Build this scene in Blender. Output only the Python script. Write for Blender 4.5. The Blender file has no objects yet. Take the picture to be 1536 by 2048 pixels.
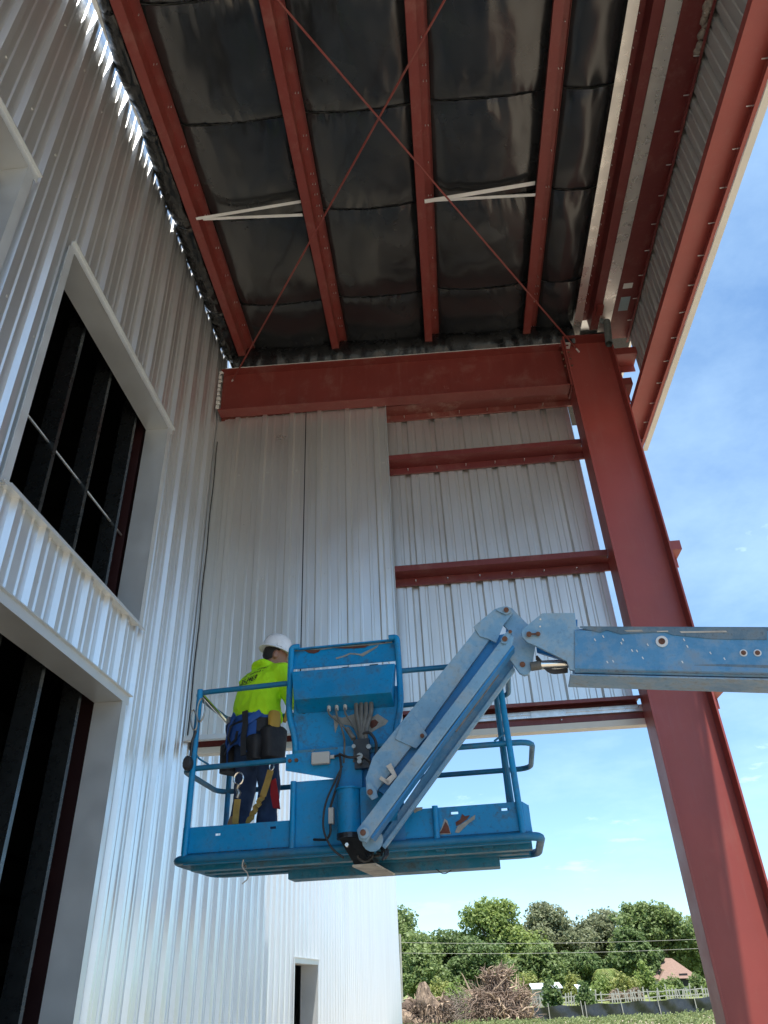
import bpy, bmesh, math, random
from mathutils import Vector, Matrix, noise as mnoise
random.seed(7)
R = math.radians
scene = bpy.context.scene
COL = scene.collection

# ------------------------------------------------------------------ camera, sky, sun, exposure
EYE = 1.75
FPX = 1470.0                       # focal length in pixels of a 1536 x 2048 frame
PITCH, YAW, ROLL = R(32.49), R(-3.778), R(-2.74)
_f = Vector((math.sin(YAW)*math.cos(PITCH), math.cos(YAW)*math.cos(PITCH), math.sin(PITCH)))
_r = Vector((math.cos(YAW), -math.sin(YAW), 0)); _u = _r.cross(_f)
CR = math.cos(ROLL)*_r + math.sin(ROLL)*_u
CU = -math.sin(ROLL)*_r + math.cos(ROLL)*_u
CAM = Vector((0, 0, EYE))
cam = bpy.data.objects.new('camera', bpy.data.cameras.new('camera')); COL.objects.link(cam)
cam.matrix_world = Matrix(((CR.x, CU.x, -_f.x, 0), (CR.y, CU.y, -_f.y, 0), (CR.z, CU.z, -_f.z, EYE), (0, 0, 0, 1)))
cam.data.sensor_fit = 'VERTICAL'; cam.data.sensor_height = 24.0
cam.data.lens = 24.0*FPX/2048.0
cam.data.clip_start = 0.05; cam.data.clip_end = 3000
scene.camera = cam
scene.render.resolution_x, scene.render.resolution_y = 768, 1024

SUN = Vector((0.124, -0.28, 1.0)).normalized()
elev = math.asin(SUN.z); azim = math.atan2(SUN.x, SUN.y)
world = bpy.data.worlds.new('World'); scene.world = world; world.use_nodes = True
wn, wl = world.node_tree.nodes, world.node_tree.links
wn.clear()
wo = wn.new('ShaderNodeOutputWorld'); bg = wn.new('ShaderNodeBackground')
sky = wn.new('ShaderNodeTexSky'); sky.sky_type = 'NISHITA'; sky.sun_disc = False
sky.sun_elevation = elev; sky.sun_rotation = azim
sky.air_density = 0.85; sky.dust_density = 0.1; sky.ozone_density = 2.5; sky.altitude = 10
bg.inputs['Strength'].default_value = 0.15
# thin high cloud over the whole dome, a few denser puffs
tc = wn.new('ShaderNodeTexCoord'); sep = wn.new('ShaderNodeSeparateXYZ')
zz = wn.new('ShaderNodeMath'); zz.operation = 'ADD'; zz.inputs[1].default_value = 0.16
dv = wn.new('ShaderNodeVectorMath'); dv.operation = 'DIVIDE'; cmb = wn.new('ShaderNodeCombineXYZ')
wl.new(tc.outputs['Generated'], sep.inputs[0]); wl.new(sep.outputs[2], zz.inputs[0])
for i in range(3): wl.new(zz.outputs[0], cmb.inputs[i])
wl.new(tc.outputs['Generated'], dv.inputs[0]); wl.new(cmb.outputs[0], dv.inputs[1])
def wnoise(scale, detail, lo, hi, vec, rough=0.55):
    n = wn.new('ShaderNodeTexNoise'); n.inputs['Scale'].default_value = scale; n.inputs['Detail'].default_value = detail
    n.inputs['Roughness'].default_value = rough
    wl.new(vec, n.inputs['Vector']); m = wn.new('ShaderNodeMapRange')
    m.inputs[1].default_value = lo; m.inputs[2].default_value = hi; wl.new(n.outputs[0], m.inputs[0]); return m.outputs[0]
thin = wnoise(1.1, 8, 0.46, 0.78, dv.outputs[0], 0.62)
puff = wnoise(2.3, 7, 0.61, 0.68, dv.outputs[0], 0.6)
m1 = wn.new('ShaderNodeMath'); m1.operation = 'MULTIPLY'; m1.inputs[1].default_value = 0.5; wl.new(thin, m1.inputs[0])
m2 = wn.new('ShaderNodeMath'); m2.operation = 'MULTIPLY'; m2.inputs[1].default_value = 0.8; wl.new(puff, m2.inputs[0])
mx = wn.new('ShaderNodeMath'); mx.operation = 'MAXIMUM'; wl.new(m1.outputs[0], mx.inputs[0]); wl.new(m2.outputs[0], mx.inputs[1])
mix = wn.new('ShaderNodeMixRGB'); mix.inputs[2].default_value = (5.0, 5.8, 6.6, 1)
wl.new(mx.outputs[0], mix.inputs[0]); wl.new(sky.outputs[0], mix.inputs[1])
tint = wn.new('ShaderNodeMixRGB'); tint.blend_type = 'MULTIPLY'; tint.inputs[0].default_value = 1; tint.inputs[2].default_value = (0.88, 1.12, 1.28, 1)
gam = wn.new('ShaderNodeGamma'); gam.inputs[1].default_value = 0.75; wl.new(mix.outputs[0], gam.inputs[0])
wl.new(gam.outputs[0], tint.inputs[1]); wl.new(tint.outputs[0], bg.inputs[0]); wl.new(bg.outputs[0], wo.inputs[0])

sun = bpy.data.objects.new('sun', bpy.data.lights.new('sun', 'SUN')); COL.objects.link(sun)
sun.data.energy = 4.6; sun.data.angle = R(0.53); sun.data.color = (1.0, 0.95, 0.87)
sun.rotation_euler = SUN.to_track_quat('Z', 'Y').to_euler(); sun.location = (0, 0, 40)

vs = scene.view_settings
vs.view_transform = 'Standard'; vs.look = 'None'; vs.gamma = 1.0; vs.use_curve_mapping = False
vs.exposure = 1.0
scene.render.engine = 'CYCLES'
scene.cycles.use_denoising = True
scene.cycles.max_bounces = 10; scene.cycles.diffuse_bounces = 6

# ------------------------------------------------------------------ helpers
def at(px, py, Y):
    """the point of the scene at depth Y seen at pixel (px, py)"""
    d = CR*((px-768)/FPX) - CU*((py-1024)/FPX) + _f
    return CAM + d*(Y/d.y)

class N:
    """small node-tree helper"""
    def __init__(s, name):
        s.m = bpy.data.materials.new(name); s.m.use_nodes = True
        s.t = s.m.node_tree; s.b = s.t.nodes['Principled BSDF']
    def n(s, kind, **kw):
        o = s.t.nodes.new('ShaderNode'+kind)
        for k, v in kw.items(): setattr(o, k, v)
        return o
    def l(s, a, b): s.t.links.new(a, b)
    def noise(s, scale, detail=4, rough=0.55, stretch=None, coord='Object', dist=0):
        tc = s.n('TexCoord'); mp = s.n('Mapping'); nz = s.n('TexNoise')
        if stretch: mp.inputs['Scale'].default_value = stretch
        nz.inputs['Scale'].default_value = scale; nz.inputs['Detail'].default_value = detail
        nz.inputs['Roughness'].default_value = rough; nz.inputs['Distortion'].default_value = dist
        s.l(tc.outputs[coord], mp.inputs[0]); s.l(mp.outputs[0], nz.inputs['Vector']); return nz.outputs[0]
    def rng(s, v, a, b, c=0.0, d=1.0):
        m = s.n('MapRange'); m.inputs[1].default_value = a; m.inputs[2].default_value = b
        m.inputs[3].default_value = c; m.inputs[4].default_value = d; s.l(v, m.inputs[0]); return m.outputs[0]
    def mixc(s, fac, a, b):
        m = s.n('MixRGB')
        if isinstance(fac, (int, float)): m.inputs[0].default_value = fac
        else: s.l(fac, m.inputs[0])
        for i, c in ((1, a), (2, b)):
            if isinstance(c, tuple): m.inputs[i].default_value = (*c, 1)
            else: s.l(c, m.inputs[i])
        return m.outputs[0]
    def math(s, op, a, b):
        m = s.n('Math', operation=op)
        for i, c in ((0, a), (1, b)):
            if isinstance(c, (int, float)): m.inputs[i].default_value = c
            else: s.l(c, m.inputs[i])
        return m.outputs[0]
    def base(s, c):
        if isinstance(c, tuple): s.b.inputs['Base Color'].default_value = (*c, 1)
        else: s.l(c, s.b.inputs['Base Color'])
    def rough(s, v):
        if isinstance(v, (int, float)): s.b.inputs['Roughness'].default_value = v
        else: s.l(v, s.b.inputs['Roughness'])
    def metal(s, v): 
        if isinstance(v, (int, float)): s.b.inputs['Metallic'].default_value = v
        else: s.l(v, s.b.inputs['Metallic'])
    def bump(s, h, strength, dist=0.01):
        b = s.n('Bump'); b.inputs['Strength'].default_value = strength; b.inputs['Distance'].default_value = dist
        s.l(h, b.inputs['Height']); s.l(b.outputs[0], s.b.inputs['Normal'])

def simple(name, c, rough=0.5, metal=0.0, var=0.18, scale=3.0, bump=0.0, bscale=40.0, spec=None):
    k = N(name); nz = k.noise(scale, 6)
    k.base(k.mixc(k.rng(nz, 0.3, 0.7), tuple(x*(1-var) for x in c), tuple(min(1, x*(1+var)) for x in c)))
    k.rough(k.rng(k.noise(scale*2.3, 3), 0.3, 0.7, max(0.02, rough-0.08), min(1, rough+0.08))); k.metal(metal)
    if bump: k.bump(k.noise(bscale, 4), bump, 0.01)
    if spec is not None: k.b.inputs['Specular IOR Level'].default_value = spec
    return k.m

def panel_mat(name, c, dirt=0.5, metal=0.7, ro=0.36):
    """silvery coated sheet: soft reflections that wander with the slight waves of the sheet"""
    k = N(name)
    streak = k.noise(1.0, 5, stretch=(9, 9, 0.35)); blot = k.noise(0.8, 6); sm = k.noise(7.0, 6, 0.7)
    col = k.mixc(k.rng(streak, 0.35, 0.7), c, tuple(x*0.92 for x in c))
    col = k.mixc(k.math('MULTIPLY', k.rng(blot, 0.5, 0.75), 0.16*dirt), col, (c[0]*0.72, c[1]*0.68, c[2]*0.6))
    col = k.mixc(k.math('MULTIPLY', k.rng(sm, 0.64, 0.75), 0.25*dirt), col, (0.38, 0.34, 0.28))
    k.base(col); k.rough(k.rng(blot, 0.3, 0.7, ro-0.05, ro+0.07)); k.metal(metal)
    wav = k.noise(1.0, 2, stretch=(2.2, 2.2, 0.8)); em = k.noise(160, 2)
    h = k.math('ADD', k.math('MULTIPLY', wav, 1.0), k.math('MULTIPLY', em, 0.012))
    k.bump(h, 0.4, 0.03); return k.m

def red_mat(name, c=(0.185, 0.033, 0.026), dust=0.4):
    k = N(name)
    a = k.noise(1.3, 7, 0.6); b = k.noise(14, 5, 0.65); d = k.noise(3.2, 8, 0.72)
    col = k.mixc(k.rng(a, 0.3, 0.7), tuple(x*0.88 for x in c), tuple(x*1.1 for x in c))
    col = k.mixc(k.math('MULTIPLY', k.rng(d, 0.52, 0.8), dust), col, (0.33, 0.2, 0.16))
    col = k.mixc(k.math('MULTIPLY', k.rng(b, 0.66, 0.74), 0.35*dust), col, (0.42, 0.3, 0.24))
    run = k.noise(2.0, 6, 0.7, stretch=(7, 7, 0.5)); sc = k.noise(9, 7, 0.75, dist=1.2)
    col = k.mixc(k.math('MULTIPLY', k.rng(run, 0.55, 0.72), 0.18), col, (0.30, 0.16, 0.13))
    col = k.mixc(k.math('MULTIPLY', k.rng(sc, 0.66, 0.70), 0.35), col, (0.40, 0.24, 0.2))
    k.base(col); k.rough(k.rng(d, 0.3, 0.7, 0.36, 0.55)); k.bump(b, 0.06, 0.005); return k.m

def lift_mat(name, c, grime=0.5, rust=0.0, fade=(0.38, 0.45, 0.5), fadeamt=0.2):
    k = N(name)
    a = k.noise(2.2, 6); g = k.noise(5.5, 9, 0.7); fine = k.noise(38, 5, 0.7); r = k.noise(3.1, 9, 0.66, dist=0.6)
    col = k.mixc(k.rng(a, 0.3, 0.7), tuple(x*0.85 for x in c), tuple(min(1, x*1.12) for x in c))
    col = k.mixc(k.math('MULTIPLY', k.rng(g, 0.45, 0.75), fadeamt), col, fade)
    col = k.mixc(k.math('MULTIPLY', k.rng(fine, 0.54, 0.70), 0.55*grime), col, (0.045, 0.05, 0.05))
    col = k.mixc(k.math('MULTIPLY', k.rng(g, 0.53, 0.68), 0.75*grime), col, (0.06, 0.065, 0.06))
    rm = k.rng(r, 0.665-0.05*rust, 0.675-0.05*rust)
    if rust > 0:
        pr = k.rng(r, 0.645-0.05*rust, 0.66-0.05*rust)
        col = k.mixc(k.math('MULTIPLY', pr, 0.8), col, (0.28, 0.28, 0.25))
        col = k.mixc(rm, col, (0.10, 0.032, 0.02))
    k.base(col); k.rough(k.rng(g, 0.35, 0.7, 0.38, 0.62)); k.bump(g, 0.12, 0.006); k.b.inputs['Specular IOR Level'].default_value = 0.35; return k.m

M = {}
M['panel'] = panel_mat('silver_white_panel', (0.81, 0.83, 0.835), 0.6, 0.8, 0.345)
M['panel_in'] = panel_mat('panel_backside', (0.74, 0.73, 0.70), 0.9, 0.85, 0.34)
M['liner'] = panel_mat('liner_panel', (0.78, 0.775, 0.74), 0.6, 0.82, 0.31)
M['fascia_in'] = panel_mat('fascia_backside', (0.50, 0.50, 0.48), 0.6, 0.5, 0.45)
M['trim'] = simple('trim_paint', (0.66, 0.69, 0.70), 0.42, 0.55, 0.06, 2, 0.03, 120)
M['beige_trim'] = simple('beige_trim_paint', (0.68, 0.66, 0.58), 0.5, 0, 0.06)
M['red'] = red_mat('red_oxide_primer')
M['red_dark'] = red_mat('red_primer_girt', (0.155, 0.028, 0.026), 0.45)
M['red_dusty'] = red_mat('red_primer_muddy', (0.20, 0.05, 0.04), 1.6)
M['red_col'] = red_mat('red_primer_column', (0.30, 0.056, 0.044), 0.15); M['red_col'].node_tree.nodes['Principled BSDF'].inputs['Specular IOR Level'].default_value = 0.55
M['galv'] = simple('galvanised_steel', (0.62, 0.62, 0.60), 0.34, 0.85, 0.16, 14, 0.02, 60)
M['galv_flash'] = simple('bright_metal_flashing', (0.72, 0.71, 0.68), 0.30, 0.8, 0.08, 3, 0.01, 5)
M['stud'] = simple('galvanised_stud_shaded', (0.07, 0.08, 0.085), 0.3, 0.85, 0.12, 8)  # galvanised tone darkened, interior shade is in the colour
M['white_strap'] = simple('white_strap_paint', (0.75, 0.75, 0.72), 0.4, 0.2, 0.08)
M['screw'] = simple('screw_zinc', (0.7, 0.7, 0.68), 0.35, 0.7, 0.05)
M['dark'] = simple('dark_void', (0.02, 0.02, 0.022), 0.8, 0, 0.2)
M['int_wall'] = simple('interior_sheet_shaded', (0.10, 0.115, 0.12), 0.5, 0, 0.1)  # sheet colour darkened to make the hall look dim
M['concrete'] = simple('concrete_slab', (0.34, 0.33, 0.31), 0.85, 0, 0.15, 2, 0.1, 30)
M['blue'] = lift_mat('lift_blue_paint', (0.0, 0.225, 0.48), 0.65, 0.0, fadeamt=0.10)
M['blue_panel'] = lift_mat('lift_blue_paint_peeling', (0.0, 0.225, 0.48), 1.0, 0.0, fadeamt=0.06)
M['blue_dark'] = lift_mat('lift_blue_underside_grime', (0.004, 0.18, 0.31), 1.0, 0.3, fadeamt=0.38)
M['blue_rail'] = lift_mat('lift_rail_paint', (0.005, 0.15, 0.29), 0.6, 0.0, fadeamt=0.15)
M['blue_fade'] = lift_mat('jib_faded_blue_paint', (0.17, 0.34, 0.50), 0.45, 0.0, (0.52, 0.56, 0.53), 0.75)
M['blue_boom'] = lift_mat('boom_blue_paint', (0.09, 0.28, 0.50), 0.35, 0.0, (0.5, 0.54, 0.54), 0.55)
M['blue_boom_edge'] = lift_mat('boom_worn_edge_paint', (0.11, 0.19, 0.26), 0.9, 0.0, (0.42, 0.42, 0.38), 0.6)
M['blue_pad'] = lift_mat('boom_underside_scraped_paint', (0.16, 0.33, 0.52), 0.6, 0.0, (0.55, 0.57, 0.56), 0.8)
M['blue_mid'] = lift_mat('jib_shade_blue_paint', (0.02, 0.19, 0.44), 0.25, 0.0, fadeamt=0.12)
M['rust'] = simple('rusty_pin', (0.15, 0.07, 0.045), 0.75, 0.2, 0.4, 30, 0.2, 80)
M['grease'] = simple('black_greasy_steel', (0.025, 0.027, 0.03), 0.35, 0.3, 0.4, 12, 0.15, 30)
M['scraped'] = simple('scraped_pale_steel', (0.5, 0.46, 0.4), 0.6, 0.1, 0.3, 9, 0.2, 25)
M['grey_box'] = simple('grey_plastic', (0.45, 0.45, 0.42), 0.55, 0, 0.08)
M['hose'] = simple('black_hose_rubber', (0.03, 0.03, 0.032), 0.55, 0, 0.2)
M['hose_grey'] = simple('dusty_hose_rubber', (0.12, 0.12, 0.11), 0.7, 0, 0.3, 20)
M['chrome'] = simple('chrome_rod', (0.75, 0.74, 0.7), 0.2, 0.9, 0.08)
M['brass'] = simple('steel_fitting', (0.32, 0.31, 0.28), 0.35, 0.8, 0.2, 20)
M['tyre'] = simple('tyre_rubber', (0.03, 0.03, 0.03), 0.85)

def vinyl_mat():
    k = N('black_vinyl_facing')
    k.base(k.mixc(k.rng(k.noise(1.1, 5), 0.35, 0.7), (0.013, 0.014, 0.016), (0.028, 0.030, 0.031)))
    k.rough(k.rng(k.noise(2.0, 4), 0.3, 0.7, 0.15, 0.27)); k.b.inputs['Specular IOR Level'].default_value = 0.8
    a = k.noise(0.9, 2, 0.5); w = k.noise(5.0, 3, 0.5, stretch=(1.0, 0.8, 1), dist=0.5); f = k.noise(26, 3, 0.6, stretch=(1.2, 0.5, 1))
    h = k.math('ADD', a, k.math('ADD', k.math('MULTIPLY', w, 0.05), k.math('MULTIPLY', f, 0.006)))
    k.bump(h, 0.5, 0.10); return k.m
M['vinyl'] = vinyl_mat()
M['vinyl_fold'] = simple('black_vinyl_folds', (0.008, 0.009, 0.010), 0.24, 0, 0.2, 6, 0.3, 7)

class MB:
    """collects geometry in world coordinates; build() links it as one mesh object"""
    def __init__(s): s.v = []; s.f = []
    def add(s, vs_, fs_):
        o = len(s.v); s.v += [Vector(p) for p in vs_]; s.f += [tuple(o+i for i in f) for f in fs_]; return s
    def box(s, a, b):
        x0, y0, z0 = a; x1, y1, z1 = b
        return s.add([(x0,y0,z0),(x1,y0,z0),(x1,y1,z0),(x0,y1,z0),(x0,y0,z1),(x1,y0,z1),(x1,y1,z1),(x0,y1,z1)],
                     [(0,3,2,1),(4,5,6,7),(0,1,5,4),(1,2,6,5),(2,3,7,6),(3,0,4,7)])
    def hexa(s, p):   # 8 points: bottom loop, top loop
        return s.add(p, [(0,3,2,1),(4,5,6,7),(0,1,5,4),(1,2,6,5),(2,3,7,6),(3,0,4,7)])
    def beam(s, p, q, w, h, up=(0,0,1)):
        p, q = Vector(p), Vector(q); d = (q-p).normalized(); up = Vector(up)
        a = d.cross(up)
        if a.length < 1e-4: a = d.cross(Vector((1, 0, 0)))
        a.normalize(); b = a.cross(d).normalized(); a *= w/2; b *= h/2
        return s.hexa([p-a-b, p+a-b, p+a+b, p-a+b, q-a-b, q+a-b, q+a+b, q-a+b])
    def prism(s, poly, ext):   # poly: list of points (planar), extruded by vector ext
        n = len(poly); e = Vector(ext); P = [Vector(p) for p in poly]
        return s.add(P+[p+e for p in P], [tuple(range(n))[::-1], tuple(range(n, 2*n))]+[(i, (i+1) % n, n+(i+1) % n, n+i) for i in range(n)])
    def sheet(s, prof, ext):   # open profile extruded by ext, no thickness
        P = [Vector(p) for p in prof]; e = Vector(ext); n = len(P)
        return s.add(P+[p+e for p in P], [(i, i+1, n+i+1, n+i) for i in range(n-1)])
    def tube(s, path, r, seg=8, closed=False, cap=True):
        P = [Vector(p) for p in path]; n = len(P)
        rr = r if isinstance(r, (list, tuple)) else [r]*n
        rings = []; prev = None
        for i in range(n):
            if closed: t = P[(i+1) % n]-P[i-1]
            else: t = P[min(i+1, n-1)]-P[max(i-1, 0)]
            t.normalize()
            if prev is None:
                a = t.cross(Vector((0, 0, 1)))
                if a.length < 0.1: a = t.cross(Vector((1, 0, 0)))
            else:
                a = prev-t*prev.dot(t)
            a.normalize(); prev = a; b = t.cross(a)
            rings.append([P[i]+(a*math.cos(2*math.pi*k/seg)+b*math.sin(2*math.pi*k/seg))*rr[i] for k in range(seg)])
        o = len(s.v)
        for g in rings: s.v += g
        m = n if closed else n-1
        for i in range(m):
            j = (i+1) % n
            for k in range(seg):
                k2 = (k+1) % seg
                s.f.append((o+i*seg+k, o+i*seg+k2, o+j*seg+k2, o+j*seg+k))
        if cap and not closed:
            s.f.append(tuple(o+k for k in range(seg))[::-1]); s.f.append(tuple(o+(n-1)*seg+k for k in range(seg)))
        return s
    def cyl(s, p, q, r, seg=12): return s.tube([p, q], r, seg)
    def loft(s, rings, cap=True):
        o = len(s.v); n = len(rings); k = len(rings[0])
        for g in rings: s.v += [Vector(p) for p in g]
        for i in range(n-1):
            for j in range(k):
                s.f.append((o+i*k+j, o+i*k+(j+1) % k, o+(i+1)*k+(j+1) % k, o+(i+1)*k+j))
        if cap:
            s.f.append(tuple(o+j for j in range(k))[::-1]); s.f.append(tuple(o+(n-1)*k+j for j in range(k)))
        return s
    def islands(s, name, mat, parent=None):
        """each connected piece becomes an object of its own"""
        key = lambda p: (round(p.x, 4), round(p.y, 4), round(p.z, 4)); par = {}
        def find(a):
            while par.setdefault(a, a) != a: a = par[a]
            return a
        for f in s.f:
            k0 = find(key(s.v[f[0]]))
            for i in f[1:]: par[find(key(s.v[i]))] = k0
        parts = {}
        for f in s.f:
            m = parts.setdefault(find(key(s.v[f[0]])), MB()); m.add([s.v[i] for i in f], [tuple(range(len(f)))])
        for m in parts.values(): m.build(name, mat, parent)
    def build(s, name, mat, parent=None, smooth=False, bevel=0.0, fix=True):
        org = ORG.get(parent, Vector((0, 0, 0))) if parent else Vector((0, 0, 0))
        me = bpy.data.meshes.new(name)
        me.from_pydata([tuple(p-org) for p in s.v], [], s.f)
        if fix:
            b = bmesh.new(); b.from_mesh(me); bmesh.ops.recalc_face_normals(b, faces=b.faces); b.to_mesh(me); b.free()
        me.materials.append(mat if not isinstance(mat, str) else M[mat])
        if smooth:
            for p in me.polygons: p.use_smooth = True
            try: me.set_sharp_from_angle(angle=R(38))
            except Exception: pass
        o = bpy.data.objects.new(name, me); COL.objects.link(o)
        if parent: o.parent = parent
        ORG[o] = org.copy()
        if bevel:
            m = o.modifiers.new('bevel', 'BEVEL'); m.width = bevel; m.segments = 2; m.limit_method = 'ANGLE'
        return o
ORG = {}
def thing(name, label, cat, loc, group=None):
    o = bpy.data.objects.new(name, None); COL.objects.link(o); o.location = loc; o.empty_display_size = 0.2
    ORG[o] = Vector(loc); return tag(o, label, cat, group)
def tag(o, label, cat, group=None):
    o['label'] = label; o['category'] = cat
    if group: o['group'] = group
    return o
def struct(o): o['kind'] = 'structure'; return o
def stuff(o): o['kind'] = 'stuff'; return o
def arc(c, a, b, a0, a1, n=6):   # points c + a cos + b sin
    c, a, b = Vector(c), Vector(a), Vector(b)
    return [c+a*math.cos(a0+(a1-a0)*i/n)+b*math.sin(a0+(a1-a0)*i/n) for i in range(n+1)]
def rounded(pts, rad, n=5, closed=False):
    P = [Vector(p) for p in pts]; out = []
    m = len(P)
    for i in range(m):
        if not closed and i in (0, m-1): out.append(P[i]); continue
        a, b, c = P[i-1], P[i], P[(i+1) % m]
        r = min(rad, (a-b).length*0.48, (c-b).length*0.48)
        p, q = b+(a-b).normalized()*r, b+(c-b).normalized()*r
        for k in range(n+1):
            t = k/n; out.append(p*(1-t)**2+b*2*t*(1-t)+q*t*t)
    return out

# ------------------------------------------------------------------ ribbed sheets
PIT, RH = 0.3657, 0.040
def prof_h(u):
    u = (u+PIT/2) % PIT-PIT/2
    a = abs(u)
    if a <= 0.024: return RH
    if a <= 0.043: return RH*(0.043-a)/0.019
    best = 0
    for c in (PIT/3, -PIT/3):
        b = abs(u-c)
        if b <= 0.011: best = 0.011
        elif b <= 0.020: best = max(best, 0.011*(0.020-b)/0.009)
    return best
KEYS = [-0.043, -0.024, 0.024, 0.043]+[c+o for c in (PIT/3, -PIT/3) for o in (-0.020, -0.011, 0.011, 0.020)]
def rib_sheet(u0, u1, z0, z1, P, phase=0.0, openings=()):
    us = {u0, u1}
    k0 = int(math.floor((u0-phase)/PIT))-1; k1 = int(math.ceil((u1-phase)/PIT))+1
    for k in range(k0, k1+1):
        for c in KEYS:
            u = phase+k*PIT+c
            if u0 < u < u1: us.add(u)
    for ua, ub, za, zb in openings:
        for u in (ua, ub):
            if u0 < u < u1: us.add(u)
    us = sorted(us); mb = MB()
    for a, b in zip(us, us[1:]):
        m = (a+b)/2; iv = [(z0, z1)]
        for ua, ub, za, zb in openings:
            if ua < m < ub:
                nv = []
                for p, q in iv:
                    if zb <= p or za >= q: nv.append((p, q)); continue
                    if p < za: nv.append((p, za))
                    if zb < q: nv.append((zb, q))
                iv = nv
        ha, hb = prof_h(a-phase), prof_h(b-phase)
        for p, q in iv:
            mb.add([P(a, ha, p), P(b, hb, p), P(b, hb, q), P(a, ha, q)], [(0, 1, 2, 3)])
    return mb

# ------------------------------------------------------------------ ground
def ground_z(x, y):
    t = min(1, max(0, (y-38)/7)); s = t*t*(3-2*t)
    e = max(0, math.hypot(x, y)-40)
    return -0.7*s-0.0*e + (mnoise.noise(Vector((x*0.13, y*0.13, 0)))*0.07*s)
gx = [-900, -400, -200, -120, -80]+list(range(-60, 101, 3))+[130, 180, 300, 600, 900]
gy = [-900, -300, -120, -60, -30, -15, 0, 12, 24, 32]+[34+1.0*i for i in range(0, 40)]+[76, 80, 90, 100, 120, 150, 220, 400, 900, 1600]
mb = MB(); mb.v = [Vector((x, y, ground_z(x, y))) for y in gy for x in gx]; nx = len(gx)
mb.f = [(j*nx+i, j*nx+i+1, (j+1)*nx+i+1, (j+1)*nx+i) for j in range(len(gy)-1) for i in range(nx-1)]
k = N('sandy_ground_and_grass')
geo = k.n('NewGeometry'); sp = k.n('SeparateXYZ'); k.l(geo.outputs['Position'], sp.inputs[0])
n1 = k.noise(0.25, 8, 0.65); n2 = k.noise(6, 6, 0.7)
sand = k.mixc(k.rng(n1, 0.3, 0.7), (0.30, 0.245, 0.18), (0.40, 0.335, 0.25)); sand = k.mixc(k.math('MULTIPLY', k.rng(n2, 0.5, 0.8), 0.4), sand, (0.17, 0.135, 0.095))
grass = k.mixc(k.rng(n1, 0.35, 0.65), (0.13, 0.19, 0.045), (0.23, 0.25, 0.09)); grass = k.mixc(k.math('MULTIPLY', k.rng(n2, 0.5, 0.75), 0.5), grass, (0.20, 0.18, 0.10))
edge = k.math('ADD', sp.outputs[1], k.rng(n1, 0, 1, -5, 5))
k.base(k.mixc(k.rng(edge, 40, 46), sand, grass)); k.rough(0.95); k.bump(n2, 0.5, 0.05)
g = mb.build('ground', k.m, smooth=True); struct(g)

# ------------------------------------------------------------------ left building
XL, YE = -2.66, 36.0
LB = thing('metal_building', 'tall white ribbed metal building along the left with dark window and door openings', 'building', (XL, 6, 0))
OPEN = [(1.0, 5.73, -0.01, 3.78), (3.60, 5.82, 4.50, 6.73), (0.40, 2.87, 4.50, 6.74), (13.3, 15.45, -0.01, 2.04)]
u = -8.0; phase0 = 5.6165
u = phase0-PIT*38-PIT/2
while u < YE:
    u2 = min(u+3*PIT, YE)
    mb = rib_sheet(u, u2+0.0, 0, 10.7, lambda a, h, z: (XL+h, a, z), phase0, OPEN)
    mb.islands('wall_panel', 'panel', LB); u = u2
def opening_trim(y0, y1, z0, z1, sill, depth=0.29, left=True):
    xi = XL-depth
    # head: soffit plate, drip lip, face flange
    h = MB().box((xi, y0, z1), (XL+0.046, y1+0.02, z1+0.012)).box((XL+0.044, y0-0.05, z1-0.002), (XL+0.052, y1+0.12, z1+0.072)).box((XL+0.040, y0-0.05, z1+0.072), (XL+0.075, y1+0.13, z1+0.08))
    h.build('head_trim', 'trim', LB)
    jz = z0 if z0 > 0 else 0.0
    for y, sgn in ((y1, 1), (y0, -1)):
        j = MB()
        j.box((xi, min(y, y+0.012*sgn), jz), (XL+0.046, max(y, y+0.012*sgn), z1-0.002))
        j.box((XL+0.046, min(y-0.004*sgn, y+0.075*sgn), jz-0.02 if jz else 0), (XL+0.052, max(y-0.004*sgn, y+0.075*sgn), z1-0.003))
        j.build('jamb_trim', 'trim', LB)
    if sill:
        MB().box((xi, y0, z0-0.012), (XL+0.075, y1, z0)).box((XL+0.070, y0-0.07, z0-0.03), (XL+0.077, y1+0.09, z0-0.0122)).build('sill_trim', 'trim', LB)
for i, (a, b, c, d) in enumerate(OPEN): opening_trim(a, b, c, d, c > 0, 0.19 if i < 3 else 0.26)
# studs and rods inside the openings
def cstud(y, z0, z1, x=-2.88, w=0.045, dep=0.15):
    m = MB(); t = 0.004
    m.box((x-t, y, z0), (x, y+w, z1)).box((x-dep, y, z0), (x-t-0.0005, y+t, z1)).box((x-dep, y+t+0.0005, z0), (x-dep+t, y+w, z1)).box((x-0.02, y+w-t, z0), (x-t-0.0005, y+w, z1))
    return m
for y in (1.3, 1.9, 2.5, 3.1, 3.7, 4.30, 4.91, 5.52):
    cstud(y, 0.0, 4.2).build('stud', 'stud', LB)
for y in (0.8, 1.4, 2.0, 2.6, 3.2, 3.8, 4.38, 4.96, 5.60):
    cstud(y, 4.3, 7.6).build('stud', 'stud', LB)
for z, y0, y1 in ((5.46, 0.5, 6.2),):
    MB().cyl((-2.94, y0, z), (-2.94, y1, z+0.02), 0.011, 8).build('bridging_rod', 'galv', LB)
MB().box((-3.15, 5.86, 0), (-2.90, 6.0, 10.2)).build('inner_post', simple('red_paint_interior_shade', (0.028, 0.006, 0.007), 0.6), LB)  # red post, the dimness of the hall put into its colour
MB().box((-3.6, 0.2, 6.75), (-3.3, 4.4, 7.25)).build('inner_girt', simple('maroon_girt_paint', (0.07, 0.01, 0.01), 0.6), LB)
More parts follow.
